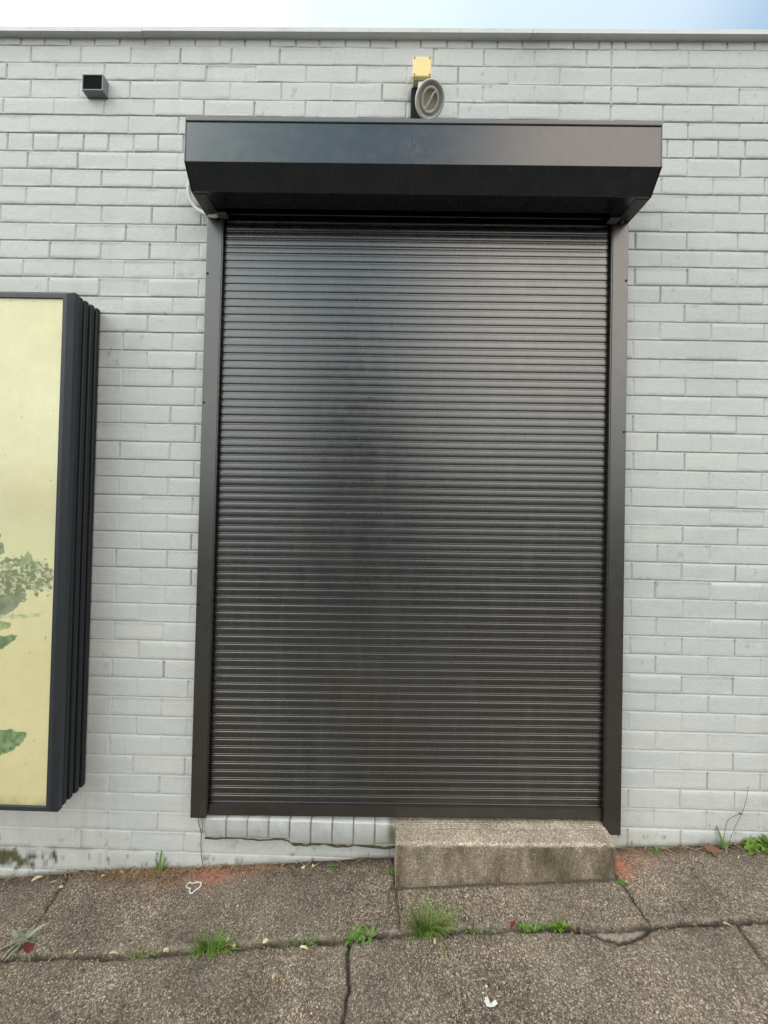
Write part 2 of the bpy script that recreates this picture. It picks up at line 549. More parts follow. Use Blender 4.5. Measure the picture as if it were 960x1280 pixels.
def build_wall():
    xs = np.concatenate([np.arange(-3.6, -2.1, 0.012), np.arange(-2.1, 1.8, 0.0027), np.arange(1.8, 3.6, 0.012)])
    zrows, drows, srows = [], [], []
    wr = np.random.default_rng(5)
    nc = len(ZL) - 1
    moss_c = []
    for k in range(nc):
        t = (xs + 1.4) / 2.8
        top = ZL[k] + (ZR[k] - ZL[k]) * t
        bot = ZL[k + 1] + (ZR[k + 1] - ZL[k + 1]) * t
        kk = np.full(xs.shape, float(k)); i0 = k - 1
        top = top + (0.0007 + 0.0006 * (i0 < 7)) * vnoise(xs, kk, 9, 21)
        bot = bot + 0.0007 * vnoise(xs, kk + 1, 7, 21)
        i = k - 1
        # perpend joints of this course
        if i in (-1, 5):
            us = np.arange(-14, 46) * 0.5 + (0.10 if i == 5 else 0.27)
        elif i % 2:
            us = np.arange(-7, 23) * 1.0
        else:
            us = np.arange(-7, 23) + 0.5
        if i <= 4:
            us = us[np.abs(us - 12) > 0.15]
        jx = us * 0.24 - 1.975 + wr.normal(0, 0.0028, len(us))
        # per brick values
        cell = np.searchsorted(jx, xs)
        off = wr.normal(0, 0.0006, len(jx) + 2)[cell]
        tilt = wr.normal(0, 0.0005, len(jx) + 2)[cell]
        yel = (np.clip(wr.normal(0.04, 0.09, len(jx) + 2), 0, 0.3))[cell]
        strength = np.clip(wr.normal(0.95, 0.38, len(jx)), 0.25, 1.7)
        if i in (-1, 5): strength = np.clip(strength + 0.75, 0.8, 1.4)
        per = np.zeros_like(xs); perd = np.zeros_like(xs)
        for x0, s in zip(jx, strength):
            wdt = 0.0030 + 0.0010 * min(s, 1)
            m = np.clip(1.25 - np.abs(xs - x0) / wdt, 0, 1)
            per = np.maximum(per, m * s)
            perd = np.maximum(perd, m * min(0.9, 0.08 * s + max(0, s - 1.1) * 0.9))
        if i <= 4:
            m = np.clip(1.3 - np.abs(xs - 0.906) / 0.0055, 0, 1)
            per = np.maximum(per, m * 1.15)
            perd = np.maximum(perd, m * 0.25)
        # bed joint at the top of this course; how open it is varies along the wall
        op = 0.80 + 0.30 * vnoise(xs, kk, 1.1, 31) + 0.22 * vnoise(xs, kk, 7, 37) - 0.25 * (i < 5)
        if i + 1 in (5, 6): op = op + 0.35
        op = np.clip(op, 0.06, 1.25)
        rough = 1.0 + 1.2 * (i < 7) + 0.6 * (i > 39)
        chip = np.clip(vnoise(xs, kk, 24, 41) - 0.58, 0, 1) * 2.2 * rough * (vnoise(xs, kk, 2.1, 43) > 0.1 - 0.4 * (rough - 1))
        drip = np.clip(vnoise(xs, kk, 26, 47) - 0.62, 0, 1) * 2.0 * (vnoise(xs, kk, 2.6, 44) > 0.05)
        h = top - bot

        def add(z, d, dirt=None):
            if dirt is None: dirt = 0 * xs
            zrows.append(z); drows.append(d)
            srows.append(np.stack([0 * xs, np.clip(np.maximum(dirt, perd * 0), 0, 1), yel, np.ones_like(xs)], -1))
        rec = 0.0064 * op
        add(top + 0.0008, off * 0 - rec * 0.45, 0.12 * op)
        add(top - 0.0004 - 0.003 * chip, -rec, 0.5 * np.clip(op - 0.35, 0, 1))
        add(top - 0.0032, -rec * 0.92 + 0.002 * drip, 0.25 * np.clip(op - 0.45, 0, 1))
        add(top - 0.0068, -0.0006 + 0.0028 * drip)
        n = 6
        for q in range(n):
            f = q / (n - 1)
            z = (top - 0.0100) * (1 - f) + (bot + 0.0045 + 0.004 * chip) * f
            wob = 0.0006 * vnoise(xs, z, 12, 51) + 0.0005 * vnoise(xs, z, 45, 53)
            d = off + tilt * (f - 0.5) * 2 + wob - 0.0044 * per
            if q == 0: d = d - 0.0006 + 0.0016 * drip
            add(z, d, perd)
        add(bot + 0.0016 + 0.003 * chip, off * 0.6 - 0.0006 - 0.0044 * per, perd * 0.9)
    Z = np.array(zrows); D = np.array(drows); St = np.array(srows)
    X = np.tile(xs, (Z.shape[0], 1))
    keep = np.median(Z, axis=1) < 3.85
    X, Z, D, St = X[keep], Z[keep], D[keep], St[keep]
    # moss and grime near the ground at the left corner, damp band along the footpath
    hgt = Z - gz(X)
    n1 = fbm(X, Z, 14, 61, 5)
    n9 = fbm(X, Z, 48, 66, 4)
    blob = np.exp(-((X + 1.90) / 0.26) ** 2 - ((Z + 0.040) / 0.050) ** 2) * 1.0
    mo = np.clip((blob + 0.55 * n1 + 0.75 * n9 - 0.36) * 2.4, 0, 1) * (hgt < 0.2) * (X < -1.35)
    line44 = np.exp(-((Z - (0.004)) / 0.006) ** 2) * np.clip(1.2 - (X + 1.9) * 1.1, 0, 1) * (0.55 + 0.6 * vnoise(X, Z, 18, 63))
    mo = np.maximum(mo, np.clip(line44, 0, 0.9) * (X < -0.9))
    foot = np.clip(1 - hgt / (0.018 + 0.012 * n1), 0, 1)
    mo = np.maximum(mo, foot * 0.8)
    sp = np.clip((fbm(X, Z, 30, 71, 4) - 0.42) * 5, 0, 1) * np.clip(1 - hgt / 0.22, 0, 1)
    mo = np.maximum(mo, sp * 0.8)
    St[..., 0] = np.clip(mo, 0, 1)
    # rain streaks and splashed grime
    stk = np.clip(fbm(X * 6, Z * 0.5, 2.2, 91, 4) - 0.10, 0, 1) * np.clip(0.5 + fbm(X, Z, 1.2, 95, 3), 0, 1)
    low = np.clip(1 - hgt / 0.55, 0, 1) ** 2
    St[..., 1] = np.maximum(St[..., 1], np.clip(0.30 * stk + 0.16 * low * (0.6 + n1), 0, 0.35))
    St[..., 1] = np.maximum(St[..., 1], np.clip((fbm(X, Z, 26, 97, 4) - 0.56) * 5, 0, 0.45) * (fbm(X, Z, 1.7, 99, 3) > 0.02))
    # stains running from the flashing seams
    for sx in (-1.31, 0.52):
        s = np.exp(-((X - sx - 0.01 * n1) / 0.10) ** 2) * np.clip((Z - 3.70) / 0.13, 0, 1)
        St[..., 1] = np.maximum(St[..., 1], np.clip(s * (0.40 + 0.5 * n1), 0, 0.6))
    # ragged dark brown patch at the lower left of the lamp box
    St[..., 1] = np.maximum(St[..., 1], 0.75 * np.clip((np.exp(-((X + 0.035) / 0.02) ** 2 - ((Z - 3.565) / 0.05) ** 2) + 0.4 * n1 - 0.4) * 2, 0, 1))
    return X, -D, Z, St


wall = empty('brick_wall', (0, 0, 0), 'tall pale grey painted brick wall behind the shutter', 'wall')
X, Y, Z, St = build_wall()
grid_mesh('brick_face', X, Y, Z, M_wall, wall, {'stain': St}, smooth=True, flip=True)
bm = bmesh.new()
box_bm(bm, -3.598, 3.586, 0.012, 0.24, -0.7, 3.826)
from_bm('wall_core', bm, M_wall, wall)
# metal flashing along the top: three lengths, joined at the seams, sloping very slightly
bm = bmesh.new()
cuts = [-3.62, -1.31, 0.52, 3.62]
for a, b in zip(cuts[:-1], cuts[1:]):
    za, zb = 3.8345 + 0.0024 * a, 3.8345 + 0.0024 * b
    e = 0.0 if a < -2 else 0.0015
    pr = [(-0.27, 0.028), (-0.27, 0.0), (0.012, -0.0005), (0.029, 0.0), (0.029, 0.0205), (0.026, 0.0245)]
    va = [bm.verts.new((a + 0.001, -d - e, za + z + e)) for d, z in pr]
    vb = [bm.verts.new((b - 0.001, -d - e, zb + z + e)) for d, z in pr]
    bm.faces.new(va); bm.faces.new(vb[::-1])
    for i in range(len(pr)):
        j = (i + 1) % len(pr)
        bm.faces.new((va[i], vb[i], vb[j], va[j]))
from_bm('coping', bm, M_cope, wall)


# brick-on-edge sill under the left half of the shutter
def build_sill():
    verts, faces, st = [], [], []
    xs0 = -0.900
    wd = 0.0962
    for k in range(9):
        x0, x1 = xs0 + k * wd + 0.0012, xs0 + (k + 1) * wd - 0.0012
        zt = 0.1955 + 0.001 * random.uniform(-1, 1)
        zb = 0.112 - 0.016 * (k in (4, 5, 6, 7)) - 0.006 * (k == 8) + 0.003 * random.uniform(-1, 1)
        dp = 0.040 + 0.002 * random.uniform(-1, 1)
        prof = [(-0.01, zt + 0.002), (dp - 0.003, zt), (dp - 0.0008, zt - 0.0012), (dp, zt - 0.0035), (dp + 0.0005, (zt + zb) / 2), (dp - 0.001, zb + 0.006), (dp - 0.004, zb), (-0.01, zb - 0.004)]
        cols = [x0, x0 + 0.0015, x0 + 0.005, (x0 * 3 + x1) / 4, (x0 + x1) / 2, (x0 + 3 * x1) / 4, x1 - 0.005, x1 - 0.0015, x1]
        base = len(verts)
        for ci, cx in enumerate(cols):
            ins = 0.0024 if ci in (0, len(cols) - 1) else (0.0004 if ci in (1, len(cols) - 2) else 0)
            for d, z in prof:
                j = 0.0008 * random.uniform(-1, 1)
                verts.append((cx + j, -(max(d - ins, -0.01) + j), z + j))
                m = 0.0
                if z < zb + 0.004: m = 0.55 + 0.4 * (k >= 3)
                if ci in (0, 1, len(cols) - 2, len(cols) - 1): m = max(m, (1.0 if ci in (0, len(cols) - 1) else 0.55) * (random.uniform(0.4, 1.0) if k > 2 else random.uniform(0.1, 0.6)))
                if k == 8 and ci > 4: m = max(m, random.uniform(0.3, 0.9))
                st.append((m, random.uniform(0.30, 0.5) * (d > 0.03 and z < zt - 0.003), 0.0, 1))
        n = len(prof)
        for ci in range(len(cols) - 1):
            for pi in range(n - 1):
                a = base + ci * n + pi
                faces.append((a, a + 1, a + n + 1, a + n))
    # recessed mortar bed behind the bricks
    base = len(verts)
    for (x, d, z) in ((-0.897, 0.034, 0.192), (-0.036, 0.034, 0.192), (-0.036, 0.034, 0.094), (-0.897, 0.034, 0.108), (-0.897, -0.01, 0.196), (-0.036, -0.01, 0.196)):
        verts.append((x, -d, z)); st.append((0.25, 0.35, 0, 1))
    faces += [(base, base + 1, base + 2, base + 3), (base + 4, base + 5, base + 1, base)]
    o = raw_mesh('brick_sill', verts, faces, M_wall, wall, smooth=True)
    a = o.data.color_attributes.new('stain', 'FLOAT_COLOR', 'POINT')
    a.data.foreach_set('color', np.array(st, np.float32).ravel())
    return o


build_sill()
# ragged mossy mortar lip under the sill
pts = [(-0.900 + 0.0272 * k, -0.0335 - 0.003 * random.random(), (0.106 if k < 15 else 0.091) - 0.004 * math.sin(k * 0.9) + 0.0035 * random.uniform(-1, 1)) for k in range(33)]
M_moss = mat_plain('dark moss', (0.06, 0.05, 0.025), 0.95, 0.5, 90, 0.1)
tube('moss_line', pts, [(0.0022 + 0.0012 * random.random()) if k < 14 else (0.0028 + 0.0035 * random.random()) for k in range(33)], M_moss, wall, 6)

# ------------------------------------------------------------------ roller shutter
sh = empty('roller_shutter', (0, 0, 0.2), 'dark charcoal roller shutter lowered over the doorway, with a box on top', 'roller shutter')


def build_curtain():
    p = 0.0361
    ztop_l, zbot_l = 3.04, 0.256
    n = int((ztop_l - zbot_l) / p)
    prof = [(0.0, 0.0017), (0.0007, 0.0019), (0.0020, 0.0020), (0.0045, 0.0021), (0.0053, 0.0020), (0.0057, 0.0018), (0.0060, 0.0008), (0.0068, 0.0008), (0.0076, 0.0020),
            (0.0092, 0.0030), (0.0130, 0.0036), (0.0200, 0.0039), (0.0280, 0.0039), (0.0325, 0.0037), (0.0335, 0.0035), (0.0339, 0.0033), (0.0343, 0.0020), (0.0352, 0.0016)]
    xs = np.linspace(-0.8895, 0.8895, 40)
    r = np.random.default_rng(3)
    zz, dd = [], []
    for k in range(n + 1):
        tl = r.normal(0, 0.00022); of = r.normal(0, 0.00018)
        for q, (u, d) in enumerate(prof):
            z_l = zbot_l + k * p + u
            f = (z_l - zbot_l) / (ztop_l - zbot_l)
            tiltz = 0.035 * (xs + 0.889) / 1.778 * (1 - f) ** 1.2
            zz.append(z_l + tiltz * (1 - 0.0) - 0.0)
            dd.append(0.0235 + d * 1.0 + of + tl * (u / p - 0.5) * 2 + 0.00025 * vnoise(xs, np.full_like(xs, k * 0.37), 2.2, 81)
                      + 0.0020 * vnoise(xs, np.full_like(xs, z_l), 0.9, 83))
    Z = np.array(zz); D = np.array(dd)
    X = np.tile(xs, (len(zz), 1))
    return X, -D, Z


X, Y, Z = build_curtain()
grid_mesh('curtain', X, Y, Z, M_shut, sh, smooth=True)


def skew_box(name, x0, x1, zl, zr, hgt, d0, d1, mat, parent, bev=0.002):
    bm = bmesh.new()
    vs = []
    for x, z in ((x0, zl), (x1, zr)):
        vs.append([bm.verts.new((x, -d, z + h)) for d, h in ((d0, 0), (d1, 0), (d1, hgt), (d0, hgt))])
    a, b = vs
    bm.faces.new(a[::-1]); bm.faces.new(b)
    for i in range(4):
        j = (i + 1) % 4
        bm.faces.new((a[i], a[j], b[j], b[i]))
    bmesh.ops.bevel(bm, geom=list(bm.edges), offset=bev, segments=2, affect='EDGES')
    return from_bm(name, bm, mat, parent)


rail = skew_box('bottom_rail', -0.8895, 0.8895, 0.207, 0.242, 0.0485, 0.012, 0.0345, M_guide, sh)
skew_box('weather_seal', -0.885, 0.885, 0.2015, 0.2365, 0.006, 0.016, 0.028, M_dark, rail, 0.0008)
for sgn, zb, sz in ((-1, 0.206, (2.677, 2.083, 1.165, 0.485)), (1, 0.190, (2.673, 1.986, 1.071, 0.475))):
    bm = bmesh.new()
    xa, xb = sorted((sgn * 0.8925, sgn * 0.9625))
    # C channel: outer box face with a lip on the curtain side
    box_bm(bm, xa, xb, -0.052, -0.001, zb, 2.9405, 0.0018, 2)
    xe = sgn * 0.8925
    xa, xb = sorted((xe - sgn * 0.0042, xe + sgn * 0.001))
    box_bm(bm, xa, xb, -0.049, -0.040, zb + 0.012, 2.9395)
    g = from_bm('guide_rail', bm, M_guide, sh)
    for z in sz:
        bm = bmesh.new()
        mtx = Matrix.Translation((sgn * 0.9535, -0.053, z)) @ Matrix.Rotation(rad(90), 4, 'X')
        bmesh.ops.create_cone(bm, cap_ends=True, segments=14, radius1=0.0062, radius2=0.0042, depth=0.005, matrix=mtx)
        from_bm('screw', bm, M_dark, g)
    # little fixing bracket where the guide meets the box
    bm = bmesh.new()
    xa, xb = sorted((sgn * 0.862, sgn * 0.905))
    box_bm(bm, xa, xb, -0.085, -0.0535, 2.929, 2.9375, 0.001)
    br = from_bm('bracket', bm, M_sgrey, sh)
    bm = bmesh.new()
    bmesh.ops.create_cone(bm, cap_ends=True, segments=10, radius1=0.006, radius2=0.005, depth=0.012, matrix=Matrix.Translation((sgn * 0.925, -0.064, 2.930)))
    from_bm('bolt', bm, M_sgrey, br)

# box over the shutter: front, sloped face, open slot for the curtain
BX = 0.9585
bm = bmesh.new()
prism_x(bm, [(-0.0, 3.192), (0.250, 3.192), (0.250, 3.183), (0.258, 3.1795), (0.258, 3.0180), (0.1955, 2.9430), (0.1000, 2.9430), (0.1000, 3.10), (0.0, 3.10)], -BX, BX)
housing = from_bm('shutter_box', bm, M_box, sh)
bv = housing.modifiers.new('edge', 'BEVEL'); bv.width = 0.0014; bv.segments = 2; bv.limit_method = 'ANGLE'
bm = bmesh.new()
prism_x(bm, [(0.0, 3.193), (0.2605, 3.1815), (0.2625, 3.1835), (0.2625, 3.1985), (0.2595, 3.2005), (0.0, 3.206)], -BX - 0.001, BX + 0.001, 0.0008)
from_bm('cover_lip', bm, mat_metal('lip paint', (0.12, 0.12, 0.125), 0.36, 0.6), housing)
for sgn in (-1, 1):
    bm = bmesh.new()
    xa, xb = sorted((sgn * (BX + 0.0003), sgn * (BX + 0.0048)))
    prism_x(bm, [(0.0, 3.2015), (0.2590, 3.1965), (0.2595, 3.0170), (0.1965, 2.9410), (0.1, 2.9395), (0.0, 2.9395)], xa, xb, 0.0006)
    ep = from_bm('end_plate', bm, M_box, housing)
    # folded flange behind the sloped bottom
    bm = bmesh.new()
    xa, xb = sorted((sgn * 0.905, sgn * (BX + 0.0002)))
    prism_x(bm, [(0.0555, 2.9405), (0.185, 2.9405), (0.185, 2.9425), (0.0555, 2.9425)], xa, xb)
    from_bm('flange', bm, mat_metal('flange paint', (0.05, 0.054, 0.058), 0.4, 0.5), ep)
    for (d, z) in ((0.245, 3.135), (0.16, 2.952)):
        bm = bmesh.new()
        mt = Matrix.Translation((sgn * (BX + 0.005), -d, z)) @ Matrix.Rotation(rad(90), 4, 'Y')
        bmesh.ops.create_cone(bm, cap_ends=True, segments=10, radius1=0.0042, radius2=0.0042, depth=0.004, matrix=mt)
        from_bm('rivet', bm, M_sgrey, ep)

# white cable from behind the box into the left guide
tag(tube('power_cable', smooth_path([(-0.985, -0.012, 3.24), (-1.01, -0.02, 3.19), (-1.050, -0.028, 3.13), (-1.064, -0.030, 3.085), (-1.053, -0.032, 3.032), (-1.018, -0.036, 2.985), (-0.968, -0.050, 2.953), (-0.925, -0.066, 2.932), (-0.905, -0.07, 2.934)], 8), 0.0090, M_cable),
    'white cable curling from behind the shutter box down to its left guide rail', 'cable')

# ------------------------------------------------------------------ wall lamp
lamp = empty('wall_lamp', (0.01, 0, 3.6), 'round grey lamp hanging on a pale yellow square junction box above the shutter', 'wall lamp')
bm = bmesh.new()
box_bm(bm, -0.030, 0.047, -0.060, 0.002, 3.572, 3.664, 0.004, 2)
jb = from_bm('junction_box', bm, mat_plain('box body', (0.50, 0.44, 0.30), 0.6, 0.12), lamp)
bm = bmesh.new()
box_bm(bm, -0.033, 0.050, -0.080, -0.061, 3.573, 3.665, 0.004, 2)
cv = from_bm('cover_plate', bm, M_yel, jb)
for sx in (-0.026, 0.043):
    for szz in (3.581, 3.657):
        bm = bmesh.new()
        bmesh.ops.create_cone(bm, cap_ends=True, segments=10, radius1=0.0038, radius2=0.003, depth=0.004, matrix=Matrix.Translation((sx, -0.081, szz)) @ Matrix.Rotation(rad(90), 4, 'X'))
        from_bm('screw', bm, M_sgrey, jb)
bm = bmesh.new()
box_bm(bm, -0.036, 0.018, -0.035, 0.002, 3.405, 3.5725, 0.004)
from_bm('mounting_bracket', bm, M_bracket, lamp)
bm = bmesh.new()
box_bm(bm, -0.008, 0.034, -0.088, -0.030, 3.490, 3.545, 0.005)
from_bm('arm', bm, M_lampgrey, lamp)
# disc, turned to the right and a little down
LM = Matrix.Translation((0.044, -0.108, 3.436)) @ Euler((0, 0, 0)).to_matrix().to_4x4() @ Euler((rad(40), 0, rad(15))).to_matrix().to_4x4() @ Matrix.Rotation(rad(90), 4, 'X')


def lathe(name, prof, mat, parent, mtx, n=40, smooth=True):
    vs, fs = [], []
    for (r, z) in prof:
        for k in range(n):
            a = 2 * math.pi * k / n
            vs.append(mtx @ Vector((r * math.cos(a), r * math.sin(a), z)))
    for i in range(len(prof) - 1):
        for k in range(n):
            k2 = (k + 1) % n
            fs.append((i * n + k, i * n + k2, (i + 1) * n + k2, (i + 1) * n + k))
    return raw_mesh(name, vs, fs, mat, parent, smooth)


RD = 0.066
head = lathe('lamp_head', [(0.001, -0.050), (0.026, -0.050), (0.040, -0.040), (0.056, -0.022), (RD - 0.004, -0.014), (RD, -0.009), (RD, 0.006), (RD - 0.0025, 0.0095), (RD - 0.007, 0.0095), (RD - 0.010, 0.006), (RD - 0.0115, 0.000)], M_lampgrey, lamp, LM)
lathe('lamp_face', [(RD - 0.0115, 0.0005), (RD - 0.03, -0.003), (0.03, -0.005), (0.001, -0.005)], M_lampface, head, LM)
ring = [LM @ Vector((0.036 * math.cos(a), 0.040 * math.sin(a), 0.0005)) for a in np.linspace(0, 2 * math.pi, 40, endpoint=False)]
tube('lamp_ring', ring, 0.0055, M_coil, head, 8, closed=True)
dia = [LM @ Vector(p) for p in smooth_path([(-0.020, -0.034, 0.001), (-0.010, -0.024, 0.001), (0.001, 0.0, 0.001), (0.010, 0.022, 0.001), (0.022, 0.032, 0.001)], 6)]
tube('lamp_coil', dia, 0.0055, M_coil, head, 8)

# ------------------------------------------------------------------ drain spout
dr = empty('drain_outlet', (-1.53, 0, 3.55), 'small square grey drain spout sticking out high on the left of the wall', 'drain spout')
bm = bmesh.new()
x0, x1, z0, z1, t, dep = -1.576, -1.478, 3.541, 3.616, 0.004, 0.037
o4 = [(x0, z0), (x1, z0), (x1, z1), (x0, z1)]
i4 = [(x0 + t, z0 + t), (x1 - t, z0 + t), (x1 - t, z1 - t), (x0 + t, z1 - t)]
oy = [bm.verts.new((x, 0.002, z - 0.002)) for x, z in o4]
of = [bm.verts.new((x, -dep, z)) for x, z in o4]
inf = [bm.verts.new((x, -dep, z)) for x, z in i4]
inb = [bm.verts.new((x, -0.002, z)) for x, z in i4]
for i in range(4):
    j = (i + 1) % 4
    bm.faces.new((oy[i], oy[j], of[j], of[i]))
    bm.faces.new((of[i], of[j], inf[j], inf[i]))
    bm.faces.new((inf[i], inf[j], inb[j], inb[i]))
from_bm('spout', bm, M_drain, dr)
bm = bmesh.new()
box_bm(bm, x0 + t + 0.0005, x1 - t - 0.0005, -0.034, -0.003, z0 + t + 0.0005, z1 - t - 0.0005)
from_bm('shade_plug', bm, M_black, dr)  # solid black block, painted stand-in for the shade inside the hollow spout

# ------------------------------------------------------------------ light-box sign
SX1, SZ0, SZ1, SD = -1.476, 0.304, 2.524, 0.175
SX0 = -2.72
sg = empty('poster_sign', (-2.1, 0, SZ0), 'tall wall sign with a faded yellow poster in a slate grey ribbed frame', 'sign')
bm = bmesh.new()
box_bm(bm, SX0 + 0.012, SX1 - 0.014, -0.15, 0.0, SZ0 + 0.012, SZ1 - 0.012)
body = from_bm('sign_body', bm, M_rib, sg)
for d in (0.018, 0.053, 0.088, 0.121):          # rounded ribs running round the side
    bm = bmesh.new()
    for (xa, xb) in ((SX1 - 0.016, SX1), (SX0, SX0 + 0.016)):
        box_bm(bm, xa, xb, -d - 0.0125, -d + 0.0125, SZ0 + 0.002, SZ1 - 0.002, 0.007, 3)
    for (za, zb) in ((SZ1 - 0.0145, SZ1 + 0.0005), (SZ0 - 0.0005, SZ0 + 0.0145)):
        box_bm(bm, SX0 + 0.0165, SX1 - 0.0165, -d - 0.0125, -d + 0.0125, za, zb, 0.005, 2)
    from_bm('side_rib', bm, M_rib, body, smooth=False)
# front frame: mitred, with a chamfered outer edge
bm = bmesh.new()


def frame_ring(off, d):
    return [bm.verts.new(p) for p in ((SX0 + off, -d, SZ0 + off), (SX1 - off, -d, SZ0 + off), (SX1 - off, -d, SZ1 - off), (SX0 + off, -d, SZ1 - off))]


rings = [frame_ring(0.014, 0.136), frame_ring(0.0, 0.136), frame_ring(0.0, 0.158), frame_ring(0.017, 0.178), frame_ring(0.034, 0.1785), frame_ring(0.036, 0.171)]
for a, b in zip(rings[:-1], rings[1:]):
    for i in range(4):
        j = (i + 1) % 4
        bm.faces.new((a[i], a[j], b[j], b[i]))
from_bm('front_frame', bm, M_frame, sg)


def build_poster():
    st = 0.003
    xs = np.arange(SX0 + 0.03, SX1 - 0.03, st)
    zs = np.arange(SZ0 + 0.03, SZ1 - 0.03, st)
    X, Z = np.meshgrid(xs, zs)
    n1, n2, n3 = fbm(X, Z, 2.2, 101, 4), fbm(X, Z, 9, 111, 4), fbm(X, Z, 40, 121, 4)
    h = (Z - SZ0) / (SZ1 - SZ0)
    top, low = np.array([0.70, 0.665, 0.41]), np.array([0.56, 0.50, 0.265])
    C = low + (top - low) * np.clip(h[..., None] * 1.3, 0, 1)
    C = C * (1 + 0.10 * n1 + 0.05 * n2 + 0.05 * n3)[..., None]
    C[..., 2] *= 1 + 0.12 * n1
    green = np.exp(-((Z - 1.46) / 0.10) ** 2)[..., None] * np.clip(0.35 + 0.5 * n2, 0, 1)[..., None]
    C = C * (1 - green * 0.6) + np.array([0.50, 0.60, 0.36]) * green * 0.6

    def paint(poly, col, amp, sc, seed, k=1.0, jag=0.008):
        nonlocal C
        jx = X + jag * vnoise(X, Z, 60, seed) ; jz = Z + jag * vnoise(X, Z, 60, seed + 1)
        m = in_poly(jx, jz, poly)
        n = fbm(X, Z, sc, seed + 2, 3)
        col = np.array(col)
        cc = col * (1 + amp * n)[..., None]
        C = np.where(m[..., None], C * (1 - k) + np.clip(cc, 0.02, 1) * k, C)
    # the visible right-hand strip: a pale shrub on a rock, twigs and a green leaf on sand
    C = C * (1 - 0.13 * np.exp(-((Z - 1.62) / 0.16) ** 2) - 0.10 * np.clip((-1.62 - X) / 0.3, 0, 1) * np.exp(-((Z - 1.95) / 0.35) ** 2))[..., None]
    clus = [(-2.55, 1.16), (-2.48, 1.25), (-2.33, 1.29), (-2.25, 1.40), (-2.10, 1.38), (-1.95, 1.42), (-1.80, 1.35), (-1.75, 1.345), (-1.648, 1.385), (-1.613, 1.36), (-1.561, 1.37), (-1.525, 1.321), (-1.519, 1.253), (-1.573, 1.228), (-1.625, 1.233), (-1.668, 1.182), (-1.742, 1.136), (-2.0, 1.1), (-2.15, 1.14), (-2.40, 1.12)]
    jx = X + 0.020 * vnoise(X, Z, 38, 133) + 0.012 * vnoise(X, Z, 110, 134); jz = Z + 0.022 * vnoise(X, Z, 38, 135) + 0.012 * vnoise(X, Z, 110, 136)
    m = in_poly(jx, jz, clus)
    t_ = 0.5 * fbm(X * 1.0 + 0.6 * Z, Z * 1.7, 60, 137, 3) + 0.7 * (0.5 - np.abs(fbm(X, Z * 1.3, 48, 138, 3)) * 2.2) + 0.25 * n3
    tone = np.where(t_[..., None] < 0.02, np.array([0.12, 0.15, 0.085]), np.where(t_[..., None] < 0.26, np.array([0.27, 0.31, 0.18]), np.array([0.52, 0.53, 0.36])))
    tone = tone * (1 + 0.25 * n2)[..., None]
    C = np.where(m[..., None], 0.15 * C + 0.85 * tone, C)
    paint([(-2.0, 1.19), (-1.744, 1.203), (-1.66, 1.235), (-1.630, 1.224), (-1.668, 1.172), (-1.714, 1.136), (-1.742, 1.136), (-2.0, 1.09)], (0.21, 0.235, 0.16), 0.5, 30, 141, 0.95, 0.006)
    paint([(-1.664, 1.35), (-1.638, 1.416), (-1.606, 1.387), (-1.594, 1.34), (-1.632, 1.345)], (0.22, 0.28, 0.15), 1.0, 45, 145, 0.8, 0.014)
    paint([(-1.80, 1.47), (-1.755, 1.47), (-1.735, 1.39), (-1.77, 1.34), (-1.80, 1.34)], (0.17, 0.25, 0.15), 0.9, 45, 147, 0.85, 0.012)
    paint([(-1.80, 1.136), (-1.673, 1.133), (-1.605, 1.143), (-1.556, 1.153), (-1.575, 1.131), (-1.673, 1.120), (-1.80, 1.122)], (0.38, 0.43, 0.24), 0.7, 60, 151, 0.75, 0.006)
    paint([(-2.02, 1.085), (-1.90, 1.118), (-1.741, 1.112), (-1.689, 1.103), (-1.699, 1.079), (-1.74, 1.066), (-1.90, 1.062)], (0.26, 0.34, 0.17), 0.6, 40, 153, 0.9, 0.004)
    paint([(-2.08, 0.95), (-1.92, 1.03), (-1.739, 1.044), (-1.66, 1.053), (-1.675, 1.030), (-1.737, 0.987), (-1.88, 0.955)], (0.13, 0.20, 0.095), 0.7, 45, 157, 0.95, 0.004)
    paint([(-2.04, 0.555), (-1.93, 0.63), (-1.80, 0.672), (-1.724, 0.652), (-1.680, 0.655), (-1.663, 0.647), (-1.606, 0.640), (-1.630, 0.600), (-1.665, 0.563), (-1.721, 0.545), (-1.85, 0.53)], (0.15, 0.235, 0.11), 0.8, 50, 161, 0.95, 0.005)
    sp = (vnoise(X, Z, 30, 171) > 0.955)
    C[sp] *= 0.55
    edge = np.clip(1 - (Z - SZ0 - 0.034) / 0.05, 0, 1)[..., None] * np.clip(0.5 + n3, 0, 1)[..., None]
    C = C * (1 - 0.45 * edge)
    C = np.clip(C, 0.01, 0.9)
    A = np.concatenate([C, np.ones(C.shape[:2] + (1,))], -1)
    return X, np.full_like(X, -0.1705), Z, A


bp = NB('faded poster print')
pa = bp.n('ShaderNodeAttribute', attribute_name='print')
bp.out(pa.outputs['Color'], 0.28, bp.bump(bp.noise(3.0, 3), 0.01, 0.15), spec=0.4)
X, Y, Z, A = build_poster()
grid_mesh('poster', X, Y, Z, bp.m, sg, {'print': A}, smooth=True)

